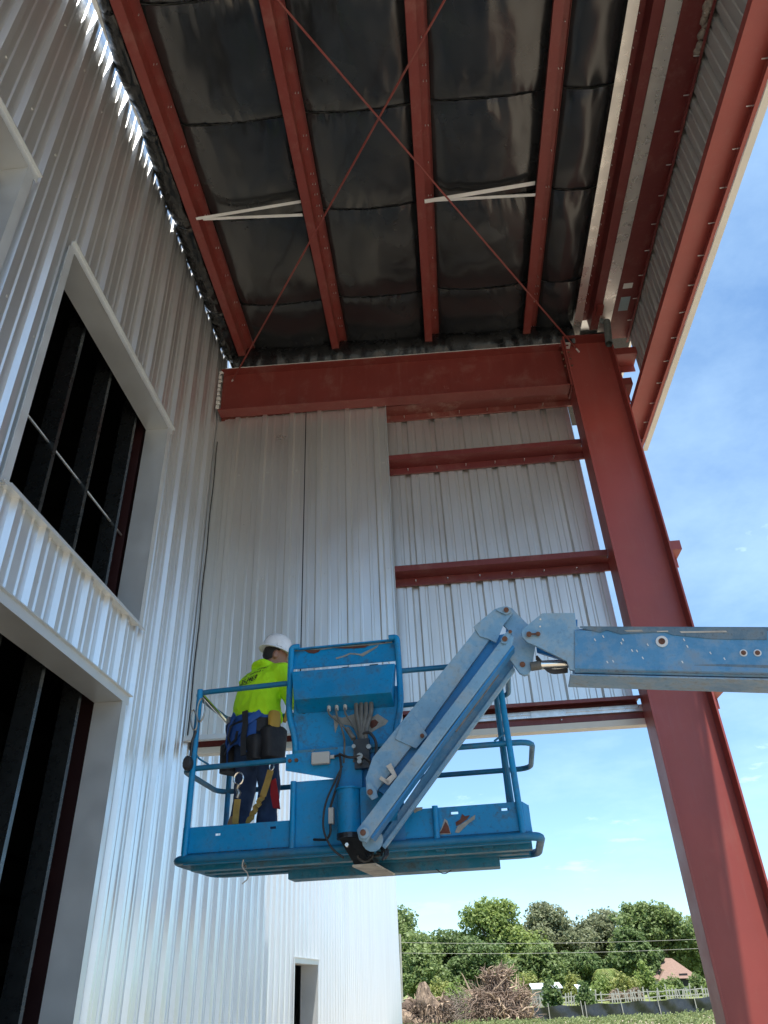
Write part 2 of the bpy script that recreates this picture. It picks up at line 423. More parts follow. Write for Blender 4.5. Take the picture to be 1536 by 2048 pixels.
# shell of the dark hall behind
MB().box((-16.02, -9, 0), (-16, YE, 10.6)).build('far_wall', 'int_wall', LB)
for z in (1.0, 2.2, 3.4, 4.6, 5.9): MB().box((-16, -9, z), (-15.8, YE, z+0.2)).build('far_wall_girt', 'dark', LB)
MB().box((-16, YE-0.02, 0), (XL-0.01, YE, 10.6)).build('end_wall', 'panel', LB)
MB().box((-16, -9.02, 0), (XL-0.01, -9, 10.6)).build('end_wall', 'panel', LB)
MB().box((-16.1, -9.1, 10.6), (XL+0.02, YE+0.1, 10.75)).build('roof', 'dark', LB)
MB().box((-15.99, -8.99, 0.004), (XL-0.32, YE-0.03, 0.02)).build('floor_slab', M['dark'], LB)  # near-black slab colour stands in for the hall's lack of light
rs = MB()
for y in [phase0+PIT*kk for kk in range(-9, 40)]:       # panel screws
    for z in (2.6, 4.12, 5.7, 7.32, 8.6):
        if not any(a-0.1 < y < b+0.1 and c-0.1 < z < d+0.1 for a, b, c, d in OPEN):
            rs.cyl((XL, y+0.075, z), (XL+0.010, y+0.075, z), 0.010, 6)
rs.build('screw_heads', 'screw', LB)['kind'] = 'stuff'

# ------------------------------------------------------------------ red steel frame
YW = 7.32                                   # plane of the column and rafter webs
SL = -0.026                                 # roof fall towards the right
def rz(x, z): return z+SL*(x+0.1)
def screws(line, n, axis, mat='screw', r=0.006, ln=0.035):
    m = MB(); p, q = Vector(line[0]), Vector(line[1])
    for i in range(n):
        c = p.lerp(q, (i+0.5)/n); m.cyl(c, c+Vector(axis)*ln, r, 5)
    return m
# column
CO = thing('steel_column', 'tall red primed steel column at the right with sunlit lower half', 'column', (2.3, YW, 0))
MB().box((2.022, YW-0.008, 0), (2.598, YW+0.008, 8.83)).build('web', 'red_col', CO)
MB().box((2.0, YW-0.15, 0), (2.02, YW+0.15, 8.83)).build('flange', 'red_col', CO, bevel=0.003)
MB().box((2.6, YW-0.15, 0), (2.62, YW+0.15, 9.0)).build('flange', 'red_col', CO, bevel=0.003)
MB().hexa([(2.0, YW-0.15, 8.832), (2.62, YW-0.15, 8.80), (2.62, YW+0.15, 8.80), (2.0, YW+0.15, 8.832), (2.0, YW-0.15, 8.85), (2.62, YW-0.15, 8.82), (2.62, YW+0.15, 8.82), (2.0, YW+0.15, 8.85)]).build('cap_plate', 'red', CO)
MB().box((1.93, YW-0.22, 0), (2.69, YW+0.22, 0.025)).build('base_plate', 'red_col', CO)
for zc in (8.72, 8.6, 8.48, 8.36):
    MB().cyl((1.955, YW-0.1, zc), (2.065, YW-0.1, zc), 0.011, 8).cyl((1.95, YW-0.1, zc), (1.968, YW-0.1, zc), 0.021, 6).build('bolt', 'rust' if zc < 8.7 else 'red_dark', CO)
# girt stubs outside the column
for z, w in ((8.50, 0.30), (7.98, 0.13), (5.58, 0.13), (3.99, 0.13)):
    m = MB().box((2.622, YW-0.06, z), (2.622+w, YW+0.16, z+0.012)).box((2.622, YW+0.162, z-0.1), (2.622+w, YW+0.174, z+0.012)).box((2.622, YW-0.074, z), (2.622+w, YW-0.062, z+0.11))
    m.build('girt_stub', 'red_col', CO)
# rafter beam
RB = thing('rafter_beam', 'deep red steel rafter beam spanning from white wall to column top', 'beam', (-0.3, YW, 8.4))
def slab(x0, x1, y0, y1, za, zb, sl=SL):
    return MB().hexa([(x0, y0, za+sl*(x0-x1)*0), (x1, y0, za+sl*(x1-x0)), (x1, y1, za+sl*(x1-x0)), (x0, y1, za), (x0, y0, zb), (x1, y0, zb+sl*(x1-x0)), (x1, y1, zb+sl*(x1-x0)), (x0, y1, zb)])
slab(-2.60, 1.97, YW-0.006, YW+0.006, 8.16, 8.85).build('web', 'red', RB)
slab(-2.60, 1.97, YW-0.12, YW+0.05, 8.145, 8.16).build('bottom_flange', 'red', RB, bevel=0.002)
slab(-2.60, 1.97, YW-0.12, YW+0.12, 8.85, 8.865).build('top_flange', 'red', RB, bevel=0.002)
MB().box((1.972, YW-0.13, 8.0), (1.998, YW+0.13, 8.80)).build('end_plate', 'red', RB)
for x in (-1.9, -0.6, 1.45):
    MB().prism([(x, YW-0.007, 8.14+SL*(x+2.6)+0.02), (x, YW-0.10, 8.14+SL*(x+2.6)+0.02), (x, YW-0.007, 8.14+SL*(x+2.6)+0.12)], (0.008, 0, 0)).build('clip_plate', 'red_dark', RB)
# torn white closure where the beam meets the wall
m = MB()
for i in range(9):
    z = 8.17+i*0.075; w = random.uniform(0.015, 0.05)
    m.prism([(-2.625, YW-0.125, z), (-2.6+w, YW-0.124, z+random.uniform(-.02, .02)), (-2.6+w*0.5, YW-0.124, z+0.05), (-2.625, YW-0.125, z+0.06)], (0, 0.01, 0))
m.build('torn_closure', 'white_strap', RB)
# purlins (zees): bottom flange to the left, top flange to the right
PX = [-2.374, -1.079, 0.189, 1.498]
ORD = ['nearest the white wall', 'second from the white wall', 'third from the white wall', 'nearest the right eave']
RY0 = 0.3
for x, w in zip(PX, ORD):
    z = rz(x, 9.0)
    P = thing('roof_purlin', 'long red zee purlin under black insulation, '+w, 'purlin', (x, YW, z), 'red roof purlins')
    y0, y1 = RY0, YW+0.05
    prof = [(x, 0, z+0.025), (x, 0, z), (x+0.1, 0, z), (x+0.104, 0, z+0.19), (x+0.2, 0, z+0.19), (x+0.2, 0, z+0.168)]
    m = MB()
    t = 0.004
    for (a, b) in zip(prof, prof[1:]):
        a, b = Vector(a), Vector(b); d = (b-a).normalized(); nn = Vector((-d.z, 0, d.x))*t
        m.prism([a+Vector((0, y0, 0)), b+Vector((0, y0, 0)), b+nn+Vector((0, y0, 0)), a+nn+Vector((0, y0, 0))], (0, y1-y0, 0))
    m.build('section', 'red', P)
    s = MB()
    for i in range(34):
        yy = 2.6+i*0.14+random.uniform(-.02, .02)
        if i % 3 == 0 or random.random() < 0.15:
            for q in ((0.03, 0.06) if random.random() < 0.7 else (0.045,)):
                s.cyl((x+0.115+q, yy, z+0.186), (x+0.115+q, yy, z+0.160), 0.0045, 5)
    s.build('screw_tips', 'screw', P)['kind'] = 'stuff'
# purlin nearest the eave, mirrored, with its flashings
z = rz(2.3, 9.02); P = thing('eave_purlin', 'dark red purlin with rows of screw tips between two bright flashings', 'purlin', (2.4, YW, z))
m = MB(); prof = [(2.285, 0, z+0.165), (2.285, 0, z+0.19), (2.385, 0, z+0.19), (2.39, 0, z), (2.495, 0, z), (2.495, 0, z+0.025)]
for (a, b) in zip(prof, prof[1:]):
    a, b = Vector(a), Vector(b); d = (b-a).normalized(); nn = Vector((-d.z, 0, d.x))*0.004
    o = Vector((0, RY0, 0)); m.prism([a+o, b+o, b+nn+o, a+nn+o], (0, YW-RY0-0.1, 0))
m.build('section', 'red_dark', P)
s = MB()
for i in range(30): yy = 2.7+i*0.15; s.cyl((2.335, yy, z+0.186), (2.335, yy, z+0.162), 0.0045, 5)
s.build('screw_tips', 'screw', P)['kind'] = 'stuff'
MB().box((2.42, 6.78, z-0.05), (2.50, 6.93, z-0.001)).build('splice_clip', 'red', P)
for (x0, x1, zz_, lab) in ((2.165, 2.27, rz(2.2, 9.03), 'bright silver flashing strip along insulation edge left of eave purlin'), (2.505, 2.655, rz(2.6, 9.05), 'grey metal flashing strip between eave purlin and dark fascia girt')):
    F = thing('metal_flashing', lab, 'flashing', ((x0+x1)/2, 5, zz_), 'eave flashings')
    ys = [RY0, 0.6, 4.02, YW-0.02]
    for a, b in zip(ys, ys[1:]):
        dz = 0.0015 if a == 0.6 else 0.0
        MB().box((x0, a-0.0, zz_-dz), (x1, b-0.002, zz_+0.006-dz)).box((x1-0.004, a, zz_+0.0062-dz), (x1, b-0.002, zz_+0.05)).build('strip', 'galv_flash', F)
# upper fascia girt (eave strut)
E_ = thing('fascia_girt', 'wide dark red girt above the fascia panel with white stickers', 'girt', (2.78, 5, 9.0))
MB().box((2.66, RY0, 8.985), (2.925, 7.45, 8.99)).box((2.66, RY0, 8.991), (2.666, 7.45, 9.09)).box((2.919, RY0, 8.90), (2.925, 7.45, 8.9845)).box((2.898, RY0, 8.895), (2.925, 7.45, 8.899)).build('section', 'red_dark', E_)
s = MB()
for i in range(26):
    yy = phase0-PIT*12+i*PIT
    if yy < 7.35: s.cyl((2.918, yy, 8.93), (2.855, yy, 8.93), 0.006, 6)
s.build('screw_tips', 'screw', E_)['kind'] = 'stuff'
MB().box((2.715, 6.50, 8.980), (2.83, 6.58, 8.9845)).build('white_sticker', 'white_strap', E_)
MB().box((2.72, 6.72, 8.980), (2.84, 6.95, 8.9845)).build('grey_sticker', simple('blue_grey_label', (0.30, 0.40, 0.43), 0.5), E_)
# fascia wall
FA = thing('fascia_wall', 'ribbed metal fascia wall hanging outside the right eave', 'wall', (2.95, 2, 7.6))
u = phase0-PIT*30
while u < 7.40:
    u2 = min(u+3*PIT, 7.40)
    rib_sheet(u, u2, 7.64, 9.75, lambda a, h, z: (2.94+h, a, z), phase0, ()).build('fascia_panel', 'fascia_in', FA); u = u2
MB().box((2.67, RY0, 7.63), (2.925, 8.05, 7.636)).box((2.67, RY0, 7.637), (2.676, 8.05, 7.71)).box((2.919, RY0, 7.53), (2.925, 8.05, 7.6295)).box((2.890, RY0, 7.523), (2.925, 8.05, 7.529)).build('bottom_girt', 'red_col', FA)
MB().box((2.93, RY0, 7.515), (2.995, 8.07, 7.522)).box((2.988, RY0, 7.5225), (2.995, 8.07, 7.66)).build('drip_trim', 'beige_trim', FA)
MB().box((2.45, 8.052, 7.45), (2.93, 8.12, 7.62)).build('end_stub', 'red', FA)
MB().box((2.55, 7.98, 7.56), (2.90, 8.045, 7.622)).build('end_flashing', 'galv', FA)
s = MB()
for i in range(26):
    yy = phase0-PIT*12+i*PIT+0.1
    if yy < 8: s.cyl((2.918, yy, 7.585), (2.855, yy, 7.585), 0.006, 6)
s.build('screw_tips', 'screw', FA)['kind'] = 'stuff'
# pale dauber nests on the girt
m = MB()
for i in range(9):
    c = Vector((2.90+random.uniform(-.03, .01), 3.35+i*0.05+random.uniform(-.02, .02), 8.955+random.uniform(-.015, .02)))
    m.loft([[c+Vector((0.035*q*math.cos(a)*random.uniform(.8, 1.2), 0.05*q*math.sin(a), dz)) for a in [kk*math.pi/4 for kk in range(8)]] for q, dz in ((0.3, -0.03), (1, -0.012), (1.1, 0.01), (0.6, 0.03))])
tag(m.build('mud_nest', simple('dry_mud', (0.24, 0.2, 0.165), 0.9, 0, 0.2, 20, 0.5, 40), smooth=True), 'lumpy grey brown mud nest stuck on dark fascia girt', 'nest')
# roof sheet
RO = thing('canopy_roof', 'metal roof sheet over the black insulation, seen only at its edges', 'roof', (0, 2, 9.3))
for i in range(6):
    x0 = -2.612+i*0.95; x1 = x0+0.95
    MB().hexa([(x0, RY0-0.2, rz(x0, 9.24)), (x1, RY0-0.2, rz(x1, 9.24)), (x1, 9.45, rz(x1, 9.24)), (x0, 9.45, rz(x0, 9.24)), (x0, RY0-0.2, rz(x0, 9.30)), (x1, RY0-0.2, rz(x1, 9.30)), (x1, 9.45, rz(x1, 9.30)), (x0, 9.45, rz(x0, 9.30))]).build('roof_panel', 'panel', RO)
# insulation blankets
bays = [(-2.17, PX[1]+0.10), (PX[1]+0.2, PX[2]+0.10), (PX[2]+0.2, PX[3]+0.10), (PX[3]+0.2, 2.27)]
def blanket_z(x, y, ya, yb):
    z = rz(x, 9.205)
    for a, b in bays:
        if a <= x <= b:
            t = (x-a)/(b-a); z -= 0.09*(4*t*(1-t))**0.6
            break
    v = (y-ya)/(yb-ya); w = abs(2*v-1)
    z += 0.028*w**4*(1 if any(a <= x <= b for a, b in bays) else 0.1)
    inb = 0
    for a, b in bays:
        if a <= x <= b: inb = min(1, min(x-a, b-x)/0.12)
    if inb <= 0: return z+0.012
    z0_ = z; z += 0.022*mnoise.noise(Vector((x*1.7, y*1.5, ya)))+0.008*mnoise.noise(Vector((x*7, y*3.2, 3+ya)))*(0.4+w)
    fan = x*15+ya*3+2.5*mnoise.noise(Vector((x*1.1, v*2, 4)))*w
    wr = mnoise.noise(Vector((fan, v*1.5, 9)))       # gathers running off each seam
    z += 0.014*wr*(max(0, w-0.5)/0.5)**1.5*max(0.15, 0.6+mnoise.noise(Vector((x*0.9, ya, 1))))
    return z0_+(z-z0_)*inb
seams = [7.42-1.118*i for i in range(7)][::-1]
seams[-2] = 6.47
for i, (ya, yb) in enumerate(zip(seams, seams[1:])):
    detail = yb > 2.4
    n_x, n_y = (260, 30) if detail else (30, 4)
    m = MB()
    for j in range(n_y+1):
        for q in range(n_x+1):
            x = -2.29+(2.28+2.29)*q/n_x; y = ya+0.004+(yb-ya-0.008)*j/n_y
            m.v.append(Vector((x, y, blanket_z(x, y, ya, yb))))
    m.f = [(j*(n_x+1)+q, j*(n_x+1)+q+1, (j+1)*(n_x+1)+q+1, (j+1)*(n_x+1)+q) for j in range(n_y) for q in range(n_x)]
    B_ = thing('insulation_blanket', ['', 'black vinyl insulation blanket at the beam end of the ceiling', 'black vinyl insulation blanket, second from the rafter beam', 'black vinyl insulation blanket under the white straps', 'black vinyl insulation blanket, fourth from the rafter beam', 'black vinyl insulation blanket at the top edge of the picture'][len(seams)-1-i] if len(seams)-1-i <= 5 else 'black vinyl insulation blanket over the near part of the canopy', 'insulation', (0, (ya+yb)/2, 9.15), 'insulation blankets across the ceiling')
    m.build('facing', 'vinyl', B_, smooth=True)
    if detail:      # folded tab hanging at the seam, wavy
        t = MB(); pts = []
        for q in range(n_x+1):
            x = -2.29+(2.28+2.29)*q/n_x; zb = blanket_z(x, yb-0.004, ya, yb)
            pts.append((x, yb-0.010+0.006*mnoise.noise(Vector((x*3, i, 0))), zb, 0.016+0.012*mnoise.noise(Vector((x*5, i, 4)))))
        for p in pts: t.v += [Vector((p[0], p[1], p[2]+0.004)), Vector((p[0], p[1]-0.004, p[2]-max(0.003, p[3])))]
        t.f = [(2*a, 2*a+2, 2*a+3, 2*a+1) for a in range(len(pts)-1)]
        t.build('seam_tab', 'vinyl_fold', B_, smooth=True)
    # scalloped edge roll hanging between purlin and wall
    t = MB(); ny, nxx = (40, 14) if detail else (8, 6)
    for j in range(ny+1):
        v = j/ny; y = ya+0.003+(yb-ya-0.006)*v
        sc = abs(math.sin(math.pi*v))**0.6; en = -2.655+0.10*(1-sc)*1.0+0.035*(mnoise.noise(Vector((0, y*2.1, 5)))+0.4)
        en = -2.654+max(0.0, 0.075-0.022*(y-2.6)+0.05*mnoise.noise(Vector((0, y*1.9, 5)))-0.05*sc*max(0.0, min(1, (y-3)/3)))
        for q in range(nxx+1):
            a = q/nxx; x = -2.285+(en+2.285)*a
            z = rz(x, 9.19)-(0.20+0.05*mnoise.noise(Vector((0, y*1.4, 2))))*math.sin(math.pi*min(1, a*1.02))**0.7*(0.62+0.38*sc)
            if a > 0.5: z += (a-0.5)*0.10
            z += 0.012*mnoise.noise(Vector((x*20, y*9, 1)))+0.02*mnoise.noise(Vector((x*6, y*5, 8)))
            t.v.append(Vector((x, y, z)))
    t.f = [(j*(nxx+1)+q, j*(nxx+1)+q+1, (j+1)*(nxx+1)+q+1, (j+1)*(nxx+1)+q) for j in range(ny) for q in range(nxx)]
    t.build('edge_roll', 'vinyl_fold', B_, smooth=True)
m = MB(); nfx, nfz = 240, 8
for j in range(nfz+1):
    for i in range(nfx+1):
        x = -2.45+4.62*i/nfx; v = j/nfz; top = rz(x, 9.20); bot = 8.888+SL*(x+2.6)+0.012*mnoise.noise(Vector((x*6, 0, 1)))
        m.v.append(Vector((x, 7.235-0.06*math.sin(math.pi*v)+0.018*mnoise.noise(Vector((x*9, v*2, 0))), bot+(top-bot)*v)))
m.f = [(j*(nfx+1)+i, j*(nfx+1)+i+1, (j+1)*(nfx+1)+i+1, (j+1)*(nfx+1)+i) for j in range(nfz) for i in range(nfx)]
tag(m.build('insulation_end_fold', 'vinyl_fold', smooth=True), 'crumpled black vinyl folded down behind top flange of rafter beam', 'insulation')
tag(slab(-2.55, 2.1, YW-0.115, YW+0.10, 8.867, 8.879).build('closure_strip', 'white_strap'), 'thin pale closure strip lying along top of rafter beam', 'strip')
B_ = thing('insulation_blanket', 'added dark sheet under the roof strip behind the rafter beam and column head', 'insulation', (0.2, 8.4, 9.1), 'insulation blankets across the ceiling')  # plain black sheet added to darken the pale roof underside here
slab(-2.58, 3.03, 7.46, 9.43, 9.235, 9.238).build('facing', 'vinyl_fold', B_)
# rod bracing
for a, b, lab in (((-2.465, 7.30, 8.74), (-0.135+2.33, 0.62, 8.82), 'thin red brace rod rising from beam end by the white wall'), ((2.153, 7.20, 8.62), (-2.43, 0.62, 8.85), 'thin red brace rod running from column head across the purlins')):
    a, b = Vector(a), Vector(b); ro = thing('brace_rod', lab, 'rod', a, 'crossed brace rods')
    MB().cyl(a, b, 0.0105, 8).build('rod', 'red', ro)
    d = (a-b).normalized(); MB().cyl(a-d*0.02, a+d*0.07, 0.012, 6).build('threaded_end', 'white_strap', ro)
# white straps between purlins
for p, q, lab in (((-2.28, 4.99, 9.03), (-1.085, 4.95, 9.08), 'white strap slanting between the two purlins near white wall'), ((-2.22, 5.03, 9.07), (-1.09, 5.07, 9.01), 'thin level white strap between the two purlins near white wall'),
                  ((0.28, 5.05, 8.985), (1.495, 5.0, 9.03), 'wide white strap slanting between third purlin and fourth purlin'), ((0.36, 5.09, 9.05), (1.50, 5.10, 8.97), 'thin level white strap between third purlin and fourth purlin')):
    tag(MB().beam(p, q, 0.045 if 'wide' in lab else 0.028, 0.006).beam(Vector(p)+Vector((0, 0.02, 0.012)), Vector(q)+Vector((0, 0.02, 0.012)), 0.006, 0.02).build('purlin_strap', 'white_strap'), lab, 'strap', 'purlin straps')
# conduit stub
pc = MB(); a = Vector((2.56, 7.0, 8.86)); b = at(1218, 688, 6.86)
pc.tube([a, a.lerp(b, 0.5), b], [0.045, 0.045, 0.045], 14, cap=False).tube([a, a.lerp(b, 0.5), b], [0.04, 0.04, 0.04], 14, cap=False)
pc.cyl(a+Vector((-0.06, 0.02, 0.06)), a+(b-a)*0.06, 0.03, 10)
tag(pc.build('drain_pipe', simple('grey_pipe', (0.17, 0.19, 0.18), 0.55, 0.2, 0.2, 15), smooth=True), 'short grey pipe stub hanging beside the column head', 'pipe')

# ------------------------------------------------------------------ back wall
YG0, YG1 = 7.40, 7.60
for z, lab, mt in ((8.10, 'muddy red girt just under the rafter beam', 'red_dusty'), (7.235, 'red girt second below the rafter beam', 'red_dark'), (5.66, 'red girt third down, above the blue jib', 'red_dark')):
    G = thing('wall_girt', lab, 'girt', (0.7, YG0, z), 'horizontal wall girts')
    MB().box((-2.6, YG0, z), (1.995, YG0+0.075, z+0.005)).box((-2.6, YG0+0.0752, z), (2.06, YG1, z+0.005)).box((-2.6, YG0, z+0.0055), (1.995, YG0+0.005, z+0.07)).box((-2.6, YG1-0.005, z-0.10), (2.06, YG1, z-0.0005)).box((-2.6, YG1-0.028, z-0.105), (2.06, YG1, z-0.1005)).build('section', mt, G)
    s = MB()
    for i in range(7):
        xx = -0.18+PIT*i+0.01
        if xx < 1.95: s.cyl((xx, YG1-0.006, z-0.05), (xx, YG1-0.06, z-0.055), 0.006, 6)
    s.build('screw_tips', 'screw', G)['kind'] = 'stuff'
G = thing('door_header', 'red header girt with silver track over the big opening', 'girt', (0, YG0, 3.9))
MB().box((-2.6, YG0, 4.05), (1.995, YG1, 4.055)).box((-2.6, YG0, 4.02), (1.995, YG0+0.005, 4.0495)).box((-2.6, YG1-0.005, 3.97), (1.995, YG1, 4.0495)).build('section', 'red_dark', G)
MB().box((-2.6, YG1-0.07, 3.935), (2.055, YG1-0.005, 3.965)).box((-2.6, YG1-0.08, 3.965), (2.055, YG1-0.07, 3.998)).build('silver_track', 'galv', G)
MB().box((0.9, YG1-0.086, 3.93), (1.25, YG1-0.0705, 4.0)).build('track_splice', 'galv', G)
MB().box((-2.6, YG1-0.03, 3.865), (2.055, YG1-0.02, 3.934)).build('lower_channel', 'red_dark', G)
MB().box((-2.62, YG1-0.06, 3.80), (2.055, YG1+0.06, 3.862)).build('drip_trim', 'beige_trim', G)
MB().cyl((1.2, YG1-0.031, 3.90), (1.2, YG1-0.07, 3.90), 0.006, 6).cyl((0.1, YG1-0.031, 3.90), (0.1, YG1-0.07, 3.90), 0.006, 6).build('screw_tip', 'screw', G)
BW = thing('back_wall', 'ribbed outer wall sheets seen from inside behind the red girts', 'wall', (0.5, 7.62, 6))
u = -0.18-PIT*8.5
edges = []
while u < 1.95: edges.append((u, min(u+3*PIT, 1.985))); u += 3*PIT
for a, b in edges:
    rib_sheet(a, b, 3.86, 9.2, lambda q, h, z: (q, 7.605+h, z), -0.18).build('outer_panel', 'panel_in', BW)
LI = thing('liner_wall', 'pale ribbed liner panels hung in front of girts beside the white wall', 'wall', (-1.5, 7.38, 6))
rib_sheet(-2.55, -1.462, 3.93, 8.13, lambda q, h, z: (q, 7.392-h*0.75-0.006*math.sin((z-3.9)*1.3), z), -1.64).build('liner_panel', 'liner', LI)
rib_sheet(-1.452, -0.40, 3.93, 8.13, lambda q, h, z: (q, 7.388-h*0.75, z), -1.64).build('liner_panel', 'liner', LI)
MB().box((-1.463, 7.386, 3.93), (-1.451, 7.396, 8.1)).build('joint_gap', 'dark', LI)
m = MB()
for z_ in (4.35, 5.7, 7.2):
    for kk in range(6):
        xx = -1.64+PIT*(kk-2)+0.075
        if -2.5 < xx < -0.45: m.cyl((xx, 7.394, z_), (xx, 7.376, z_), 0.009, 6)
stuff(m.build('screw_heads', 'screw', LI))
MB().box((-0.402, 7.35, 3.93), (-0.397, 7.398, 8.1)).build('panel_edge', 'trim', LI)
MB().box((-2.64, 7.34, 3.89), (-0.40, 7.345, 3.935)).box((-2.64, 7.345, 3.885), (-0.4, 7.40, 3.8895)).build('base_angle', 'trim', LI)
m = MB().tube([(-2.615+0.004*math.sin(i*1.3), 7.372, 3.95+i*0.2) for i in range(20)], 0.006, 5); m.build('corner_gap', 'dark', LI)
MB().box((-2.64, 7.385, 3.94), (-2.54, 7.391, 8.10)).build('corner_angle', 'liner', LI)

# ------------------------------------------------------------------ boom lift
AL = R(3.5); EX = Vector((math.cos(AL), -math.sin(AL), 0)); EY = Vector((math.sin(AL), math.cos(AL), 0)); EZ = Vector((0, 0, 1))
def L(x, y, z): return EX*x+EY*y+EZ*z
def lp(dep, px, py):
    d = CR*((px-768)/FPX)-CU*((py-1024)/FPX)+_f
    return CAM+d*(dep/d.dot(EY))
def lbox(x0, x1, y0, y1, z0, z1):
    return [L(x0, y0, z0), L(x1, y0, z0), L(x1, y1, z0), L(x0, y1, z0), L(x0, y0, z1), L(x1, y0, z1), L(x1, y1, z1), L(x0, y1, z1)]
def LBX(*boxes):
    m = MB()
    for b in boxes: m.hexa(lbox(*b))
    return m
BL = thing('boom_lift', 'weathered blue boom lift with a railed work basket and folded jib', 'lift', L(4.5, 3.9, 0))
x0, x1, yf, yb_ = -2.085, 0.185, 5.0, 5.76
ZT, ZM, ZF, ZTOE = 3.60, 3.04, 2.50, 2.66
PL = LBX((x0, x1, yf+0.01, yb_, ZF-0.014, ZF-0.002)).build('platform', 'blue_dark', BL)
def plate(xa, xb, y, z0, z1, holes, th=0.006):
    xs = sorted({xa, xb}|{h[0] for h in holes}|{h[1] for h in holes}); zs = sorted({z0, z1}|{h[2] for h in holes}|{h[3] for h in holes})
    m = MB()
    for a, b in zip(xs, xs[1:]):
        for c, d in zip(zs, zs[1:]):
            if any(h[0] <= (a+b)/2 <= h[1] and h[2] <= (c+d)/2 <= h[3] for h in holes): continue
            m.hexa(lbox(a, b, y, y+th, c, d))
    return m
plate(x0, -1.34, yf, ZF, ZTOE, [(-1.86, -1.825, 2.598, 2.612), (-1.49, -1.45, 2.615, 2.63)]).build('toe_board', 'blue', PL)
plate(-0.60, x1-0.03, yf, ZF, ZTOE+0.012, [(-0.30, -0.255, 2.625, 2.64), (0.02, 0.065, 2.625, 2.64), (-0.06, -0.052, 2.53, 2.538)]).build('toe_board', 'blue_panel', PL)
LBX((x0, x0+0.006, yf+0.02, yb_, ZF, ZTOE)).build('toe_board', 'blue', PL)
m = MB().prism([L(x1-0.03, yf, ZF), L(x1+0.012, yf+0.06, ZF), L(x1+0.005, yf+0.06, ZTOE), L(x1-0.03, yf, ZTOE+0.012)], EY*0.006); m.hexa(lbox(x1+0.004, x1+0.01, yf+0.062, yb_, ZF, ZTOE)); m.build('toe_board', 'blue', PL)
plate(x0, x1, yb_-0.006, ZF, ZTOE, []).build('toe_board', 'blue', PL)
# perimeter tube and cross members underneath
MB().tube(rounded([L(x0-0.05, yf-0.02, 2.465), L(x1+0.06, yf-0.02, 2.465), L(x1+0.06, yb_+0.05, 2.465), L(x0-0.05, yb_+0.05, 2.465)], 0.14, 6, True), 0.026, 10, closed=True).build('perimeter_tube', 'blue_rail', PL, smooth=True)
LBX((x0+0.02, x1-0.01, yf+0.002, yf+0.06, 2.435, 2.484)).build('sill_channel', 'blue', PL)
LBX((x0+0.03, x1, yf+0.12, yf+0.20, 2.41, 2.485)).build('cross_member', 'blue_dark', PL)
LBX((x0+0.06, x1-0.02, yf+0.30, yf+0.38, 2.41, 2.485)).build('cross_member', 'blue_dark', PL)
LBX((-1.48, -0.03, yf+0.44, yf+0.62, 2.36, 2.484)).build('cross_member', 'blue_dark', PL, bevel=0.006)
LBX((x0+0.02, x1, yf+0.66, yf+0.70, 2.43, 2.484)).build('cross_member', 'blue_dark', PL)
for xx in (-1.72, -0.42, -0.12): LBX((xx, xx+0.06, yf+0.065, yf+0.44, 2.425, 2.484)).build('cross_brace', 'blue_dark', PL)
gr = MB()
for i in range(60): gr.hexa(lbox(x0+0.02+i*0.0375, x0+0.03+i*0.0375, yf+0.03, yb_-0.02, ZF-0.002, ZF+0.006))
stuff(gr.build('floor_grating', 'blue_dark', PL))
# rails
rr = 0.019
def rail(pts, rad=0.1, name='rail', r=rr, mat='blue_rail'): return MB().tube(rounded(pts, rad), r, 10).build(name, mat, PL, smooth=True)
xo = x0-0.035; xe = x1+0.06
rail([L(-1.36, yf, ZT-0.008), L(xo+0.02, yf, ZT-0.02), L(xo+0.02, yb_, ZT), L(xe-0.06, yb_, ZT), L(xe-0.06, yf, ZT), L(-0.60, yf, ZT+0.005)], 0.11, 'top_rail')
rail([L(-1.30, yf, ZM+0.01), L(xo-0.02, yf, ZM), L(xo-0.02, yb_, ZM), L(xe+0.03, yb_, ZM), L(xe+0.03, yf, ZM), L(-0.60, yf, ZM)], 0.12, 'mid_rail')
for (px_, py_, lean, top) in ((x0+0.03, yf-0.012, 0.0, ZT), (x1-0.05, yf-0.012, -0.03, ZT), (x0+0.02, yb_, 0, ZT), (x1-0.10, yb_, 0, ZT), (-1.0, yb_, 0, ZT)):
    MB().tube([L(px_, py_, 2.47), L(px_+lean, py_, top)], 0.021, 10).build('post', 'blue', PL, smooth=True)
MB().tube([L(x1-0.09, yf+0.1, 2.5), L(x1-0.115, yf+0.1, ZT)], 0.017, 8).build('post', 'blue_rail', PL, smooth=True)
for xx, za, zb in ((-1.335, 2.48, 2.90), (-0.40, 2.48, 2.68)): MB().cyl(L(xx, yf-0.014, za), L(xx, yf-0.014, zb), 0.02, 10).build('short_post', 'blue', PL, smooth=True)
for xx, s_ in ((x0+0.03, 1), (x1-0.05, -1)):
    MB().tube(rounded([L(xx, yf-0.012, ZM+0.14), L(xx+0.025*s_, yf-0.012, ZM+0.07), L(xx+0.11*s_, yf-0.005, ZM+0.02)], 0.05), 0.007, 6).build('gusset_rod', 'blue_rail', PL, smooth=True)
MB().tube([L(x0+0.02, yf+0.05, ZT-0.01), L(x0+0.05, yb_-0.02, ZT-0.10)], 0.014, 8).build('gate_bar', 'chrome', PL, smooth=True)
